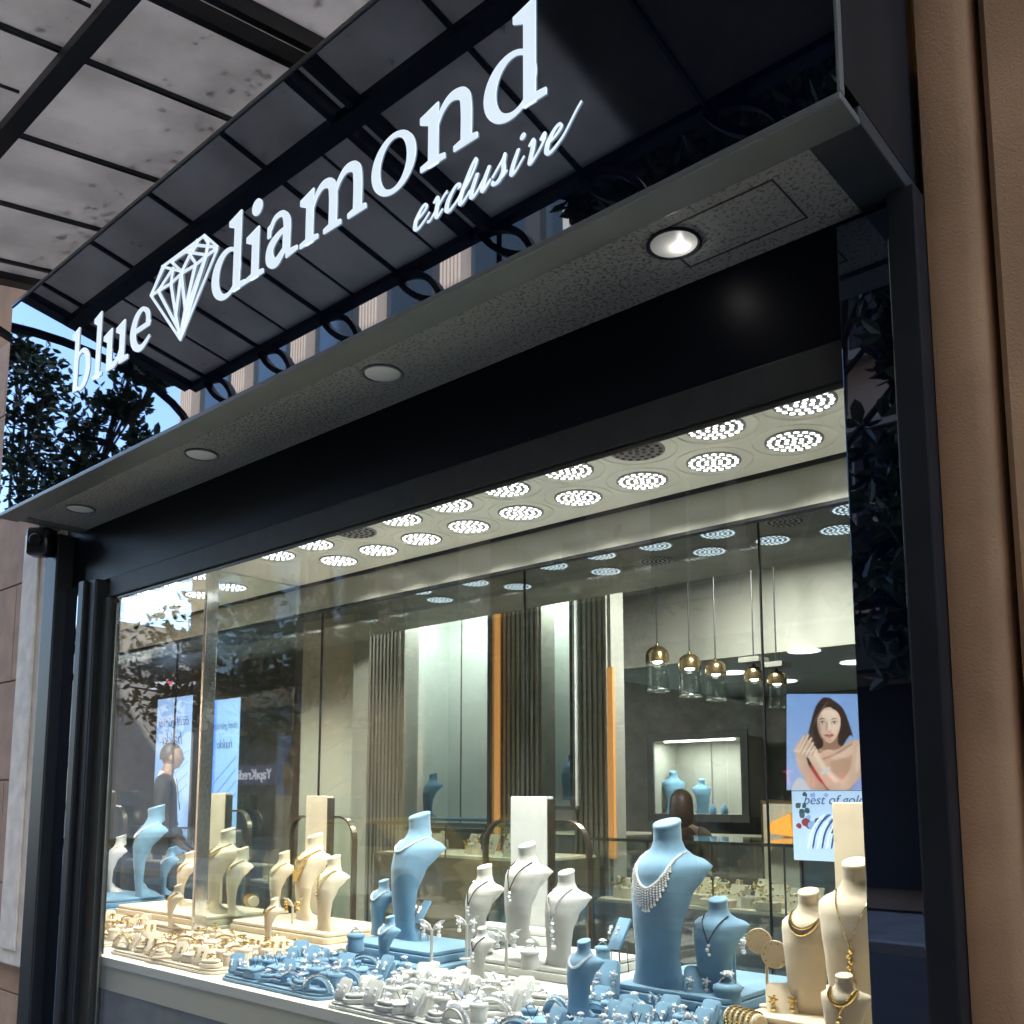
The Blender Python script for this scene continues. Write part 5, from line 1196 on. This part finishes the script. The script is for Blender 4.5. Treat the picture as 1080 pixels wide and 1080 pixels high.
    col = np.ones((ny*nx, 4), np.float32); col[:, :3] = img.reshape(-1, 3); at.data.foreach_set('color', col.ravel())
    m_ = bpy.data.materials.new('print'); m_.use_nodes = True; t_ = m_.node_tree; b_ = t_.nodes['Principled BSDF']; an = t_.nodes.new('ShaderNodeAttribute'); an.attribute_name = 'print'
    t_.links.new(an.outputs['Color'], b_.inputs['Base Color']); t_.links.new(an.outputs['Color'], b_.inputs['Emission Color']); b_.inputs['Emission Strength'].default_value = .13; b_.inputs['Roughness'].default_value = .4
    me.materials.append(m_); o = bpy.data.objects.new('portrait_print', me); S.collection.objects.link(o); o.parent = ps
print_sheet()
to = text_obj('lower_text', 'best of gold', .055, 'poster_ink', ps, (pp(874, 843).x+.02, -.004, pp(874, 844).z), (R(90), 0, 0), .0008, shear=.3)
r_ = random.Random(5)
for k in range(16):
    cx, cy = r_.uniform(365, 405) if k < 9 else r_.uniform(400, 480), r_.uniform(352, 470); rr = r_.uniform(7, 15)
    lay([C8(cx+rr*math.cos(a*1.05)*r_.uniform(.6, 1.2), cy+rr*math.sin(a*1.05)*r_.uniform(.6, 1.2)) for a in range(6)], 'poster_rose' if k % 4 == 0 and k < 9 else ('poster_leaf' if k < 11 else 'poster_sky'), 'flower')
for k in range(6):
    x = 400+k*15; lay(L_([(x, 520), (x+10, 470), (x+35, 430), (x+60, 415), (x+38, 436), (x+15, 474), (x+5, 520)]), 'poster_ink' if k % 2 else 'poster_white', 'branch')
# blue banner lightboxes in the far bay, lettering seen from behind
for i, (u0, u1, v0, v1, y, m, lab) in enumerate(((167, 198, 738, 868, 3.6, 'screen_blue_pale', 'pale blue lit banner behind the suited man'), (212, 224, 740, 880, 3.5, 'screen_blue', 'slim deep blue lit banner just right of the mirrored edge'), (225.5, 249, 739, 880, 3.5, 'screen_blue_pale', 'blue lit banner with script beside the slim deep blue one'))):
    a = onY(u0, v0, y); c = onY(u1, v1, y); t = thing('banner_lightbox', lab, 'banner', ((a.x+c.x)/2, y, c.z)); w_ = (c.x-a.x)/2; h = a.z-c.z
    MB().box(-w_, w_, 0, .06, -.55, h).build('box', 'frame_dark', t); MB().box(-w_, w_, -.004, -.0005, -.55, h).build('face', m, t)
    if i != 1:
        text_obj('script', 'özel günler', w_*.40, 'poster_ink', t, (0, -.006, h*.80), (R(90), 0, 0), .001, True, .3); text_obj('script', 'hakkı', w_*.55, 'poster_ink', t, (0, -.006, h*.66), (R(90), 0, 0), .001, True, .3)
    b = MB()
    for k in range(4): b.tube([(-w_*.9, -.006, h*(.05+.1*k)), (0, -.006, h*(.16+.1*k)), (w_*.9, -.006, h*(.30+.09*k))], .006, 5)
    b.build('line_drawing', 'screen_blue' if m != 'screen_blue' else 'screen_blue_pale', t)

# ------------------------------------------------------------------ people
def skin_body(name, joints, edges, radii, m, parent, sub=2):
    me = bpy.data.meshes.new(name); me.from_pydata(joints, edges, []); o = bpy.data.objects.new(name, me); S.collection.objects.link(o); me.materials.append(M[m])
    o.modifiers.new('s', 'SKIN'); o.modifiers.new('u', 'SUBSURF').levels = sub; o.modifiers['u'].render_levels = sub
    for i, r_ in enumerate(radii): me.skin_vertices[0].data[i].radius = (r_, r_) if not isinstance(r_, tuple) else r_
    me.skin_vertices[0].data[0].use_root = True
    bpy.context.view_layer.update(); dg = bpy.context.evaluated_depsgraph_get(); me2 = bpy.data.meshes.new_from_object(o.evaluated_get(dg)); o.modifiers.clear(); o.data = me2
    for p in me2.polygons: p.use_smooth = True
    o.parent = parent; return o
def head_mesh(b, c, s_=1.0):      # face looks towards +x
    n, mrow = 28, 22; rings = []
    for i in range(1, mrow):
        t = PI*i/mrow; r = []
        for k in range(n):
            a = 2*PI*k/n; x = math.sin(t)*math.cos(a); y = math.sin(t)*math.sin(a); z = -math.cos(t)
            X = x*.096; Y = y*.074; Z = z*.118
            if z < -.1: X *= 1-.16*(-z-.1)*(1 if x < 0 else .2); Y *= 1-.30*(-z-.1)
            if x > .5 and abs(y) < .22:
                if -.30 < z < .12: X += .015*(1-abs(y)/.22)*max(0, 1-abs(z+.16)/.24)
            if x > .5 and .0 < z < .30 and .12 < abs(y) < .6: X -= .010
            if x > .6 and -.55 < z < -.38 and abs(y) < .4: X += .006
            if x > .5 and z < -.68: X += .012
            r.append((c[0]+X*s_, c[1]+Y*s_, c[2]+Z*s_))
        rings.append(r)
    b.loft(rings)
    for sgn in (-1, 1):
        b.ball((c[0]-.005*s_, c[1]+sgn*.076*s_, c[2]-.01*s_), .020*s_, 8, sc=(.9, .35, 1.5))
def person(base, rot, H, label, skin, hairm, man=True):
    k = H/1.78; t = thing('person', label, 'person', base, rot)
    J = [(0, 0, .95), (0, 0, 1.12), (0, 0, 1.30), (0, 0, 1.42), (.012, 0, 1.50), (.02, 0, 1.57), (.03, 0, 1.62)]
    E = [(0, 1), (1, 2), (2, 3), (3, 4), (4, 5), (5, 6)]; Rr = [(.115, .14), (.10, .12), (.105, .135), (.07, .10), .056, .056, .06]
    for s_ in (-1, 1):
        i = len(J); J += [(-.01, s_*.19, 1.43), (-.03, s_*.235, 1.17), (.10, s_*.24, .96), (.15, s_*.235, .88), (.20, s_*.23, .84)]; E += [(3, i), (i, i+1), (i+1, i+2), (i+2, i+3), (i+3, i+4)]; Rr += [.062, .047, .034, .034, .018]
        for q, (dy, L_f) in enumerate(((-.03, .055), (-.012, .075), (.006, .08), (.022, .068))):
            j = len(J); J += [(.245, s_*(.23+dy), .83), (.20+L_f+.03, s_*(.23+dy*1.1), .80-.01*q)]; E += [(i+4, j), (j, j+1)]; Rr += [.010, .008]
        j = len(J); J += [(.20, s_*.195, .855), (.235, s_*.18, .835)]; E += [(i+3, j), (j, j+1)]; Rr += [.012, .009]
        i = len(J); J += [(0, s_*.10, .88), (.01, s_*.11, .50), (-.02, s_*.11, .10), (.06, s_*.115, .035), (.16, s_*.12, .03)]; E += [(0, i), (i, i+1), (i+1, i+2), (i+2, i+3), (i+3, i+4)]; Rr += [.095, .062, .042, .04, .032]
    J = [tuple(c*k for c in j) for j in J]; Rr = [(a[0]*k, a[1]*k) if isinstance(a, tuple) else a*k for a in Rr]
    body = skin_body('body', J, E, Rr, skin, t)
    hb = MB(); hc = (.045*k, 0, 1.665*k); head_mesh(hb, hc, k); bm = bmesh.new(); bm.from_mesh(body.data); me = bpy.data.meshes.new('h'); me.from_pydata(hb.v, [], hb.f)
    for p in me.polygons: p.use_smooth = True
    bm.from_mesh(me); bm.to_mesh(body.data); bm.free()
    hm = MB(); rings = []
    for i in range(0, 15):
        th = (.58 if man else .86)*PI*i/14+.001; r = []
        for q in range(26):
            a = 2*PI*q/26; x = math.sin(th)*math.cos(a); y = math.sin(th)*math.sin(a); z = math.cos(th)
            cut = 1.0
            if x > .15 and z < .60: cut = .78
            if man and x > -.1 and z < .1: cut = .80
            gx = (.100 if man else .115)*k*cut; gy = (.081 if man else .098)*k*(cut if x > .2 else 1); r.append((hc[0]-.012*k+x*gx, y*gy, hc[2]+.006*k+z*.128*k-((0 if man or x > .25 else .24*k*max(0, i-6)/8))))
        rings.append(r)
    hm.loft(rings).build('hair', hairm, t, smooth=80)
    # clothes: a slightly larger skin over torso and arms
    if man:
        cj = J[:4]; ce = [(0, 1), (1, 2), (2, 3)]; cr = [(.15*k, .17*k), (.125*k, .15*k), (.13*k, .165*k), (.09*k, .115*k)]
        for s_ in (-1, 1):
            i = len(cj); cj = list(cj)+[(-.01*k, s_*.195*k, 1.43*k), (-.03*k, s_*.24*k, 1.17*k), (.10*k, s_*.245*k, .965*k), (.125*k, s_*.243*k, .93*k)]; ce += [(3, i), (i, i+1), (i+1, i+2), (i+2, i+3)]; cr += [.078*k, .062*k, .05*k, .048*k]
            i = len(cj); cj += [(0, s_*.10*k, .86*k), (.01*k, s_*.11*k, .50*k), (-.02*k, s_*.11*k, .12*k)]; ce += [(0, i), (i, i+1), (i+1, i+2)]; cr += [.115*k, .085*k, .075*k]
        skin_body('suit', cj, ce, cr, 'suit', t)
        MB().tube([(.0, 0, 1.47*k), (.01*k, 0, 1.525*k)], [.082*k, .070*k], 20).build('shirt_collar', 'shirt', t, smooth=50)
        MB().prism([(.072*k, -.034*k, 1.475*k), (.072*k, .034*k, 1.475*k), (.112*k, .012*k, 1.25*k), (.112*k, -.012*k, 1.25*k)], (.012*k, 0, 0)).build('shirt_front', 'shirt', t)
        MB().prism([(.086*k, -.010*k, 1.465*k), (.086*k, .010*k, 1.465*k), (.126*k, .014*k, 1.18*k), (.126*k, -.014*k, 1.18*k)], (.006*k, 0, 0)).build('tie', 'suit', t)
    else:
        cj = J[:4]; ce = [(0, 1), (1, 2), (2, 3)]; cr = [(.15*k, .18*k), (.13*k, .16*k), (.135*k, .185*k), (.095*k, .14*k)]
        for s_ in (-1, 1):
            i = len(cj); cj = list(cj)+[(-.01*k, s_*.19*k, 1.43*k), (-.03*k, s_*.235*k, 1.17*k), (.10*k, s_*.24*k, .965*k)]; ce += [(3, i), (i, i+1), (i+1, i+2)]; cr += [.07*k, .055*k, .044*k]
            i = len(cj); cj += [(0, s_*.10*k, .86*k), (.01*k, s_*.11*k, .50*k), (-.02*k, s_*.11*k, .12*k)]; ce += [(0, i), (i, i+1), (i+1, i+2)]; cr += [.11*k, .075*k, .06*k]
        skin_body('coat', cj, ce, cr, 'camel', t)
    return t
zh = onY(177, 784, 3.1); hh = (zh.z-SFL)
person((zh.x, 3.1, SFL), R(56), hh/1.005, 'man in a dark suit and tie standing in profile before the blue banner', 'skin_a', 'hair_dark', True)
zh = onY(718, 833, 3.7); hh = (zh.z-SFL)
person((zh.x, 3.7, SFL), R(118), hh/1.005, 'brown haired woman seen from behind at the far counter', 'skin_b', 'hair_brown', False)
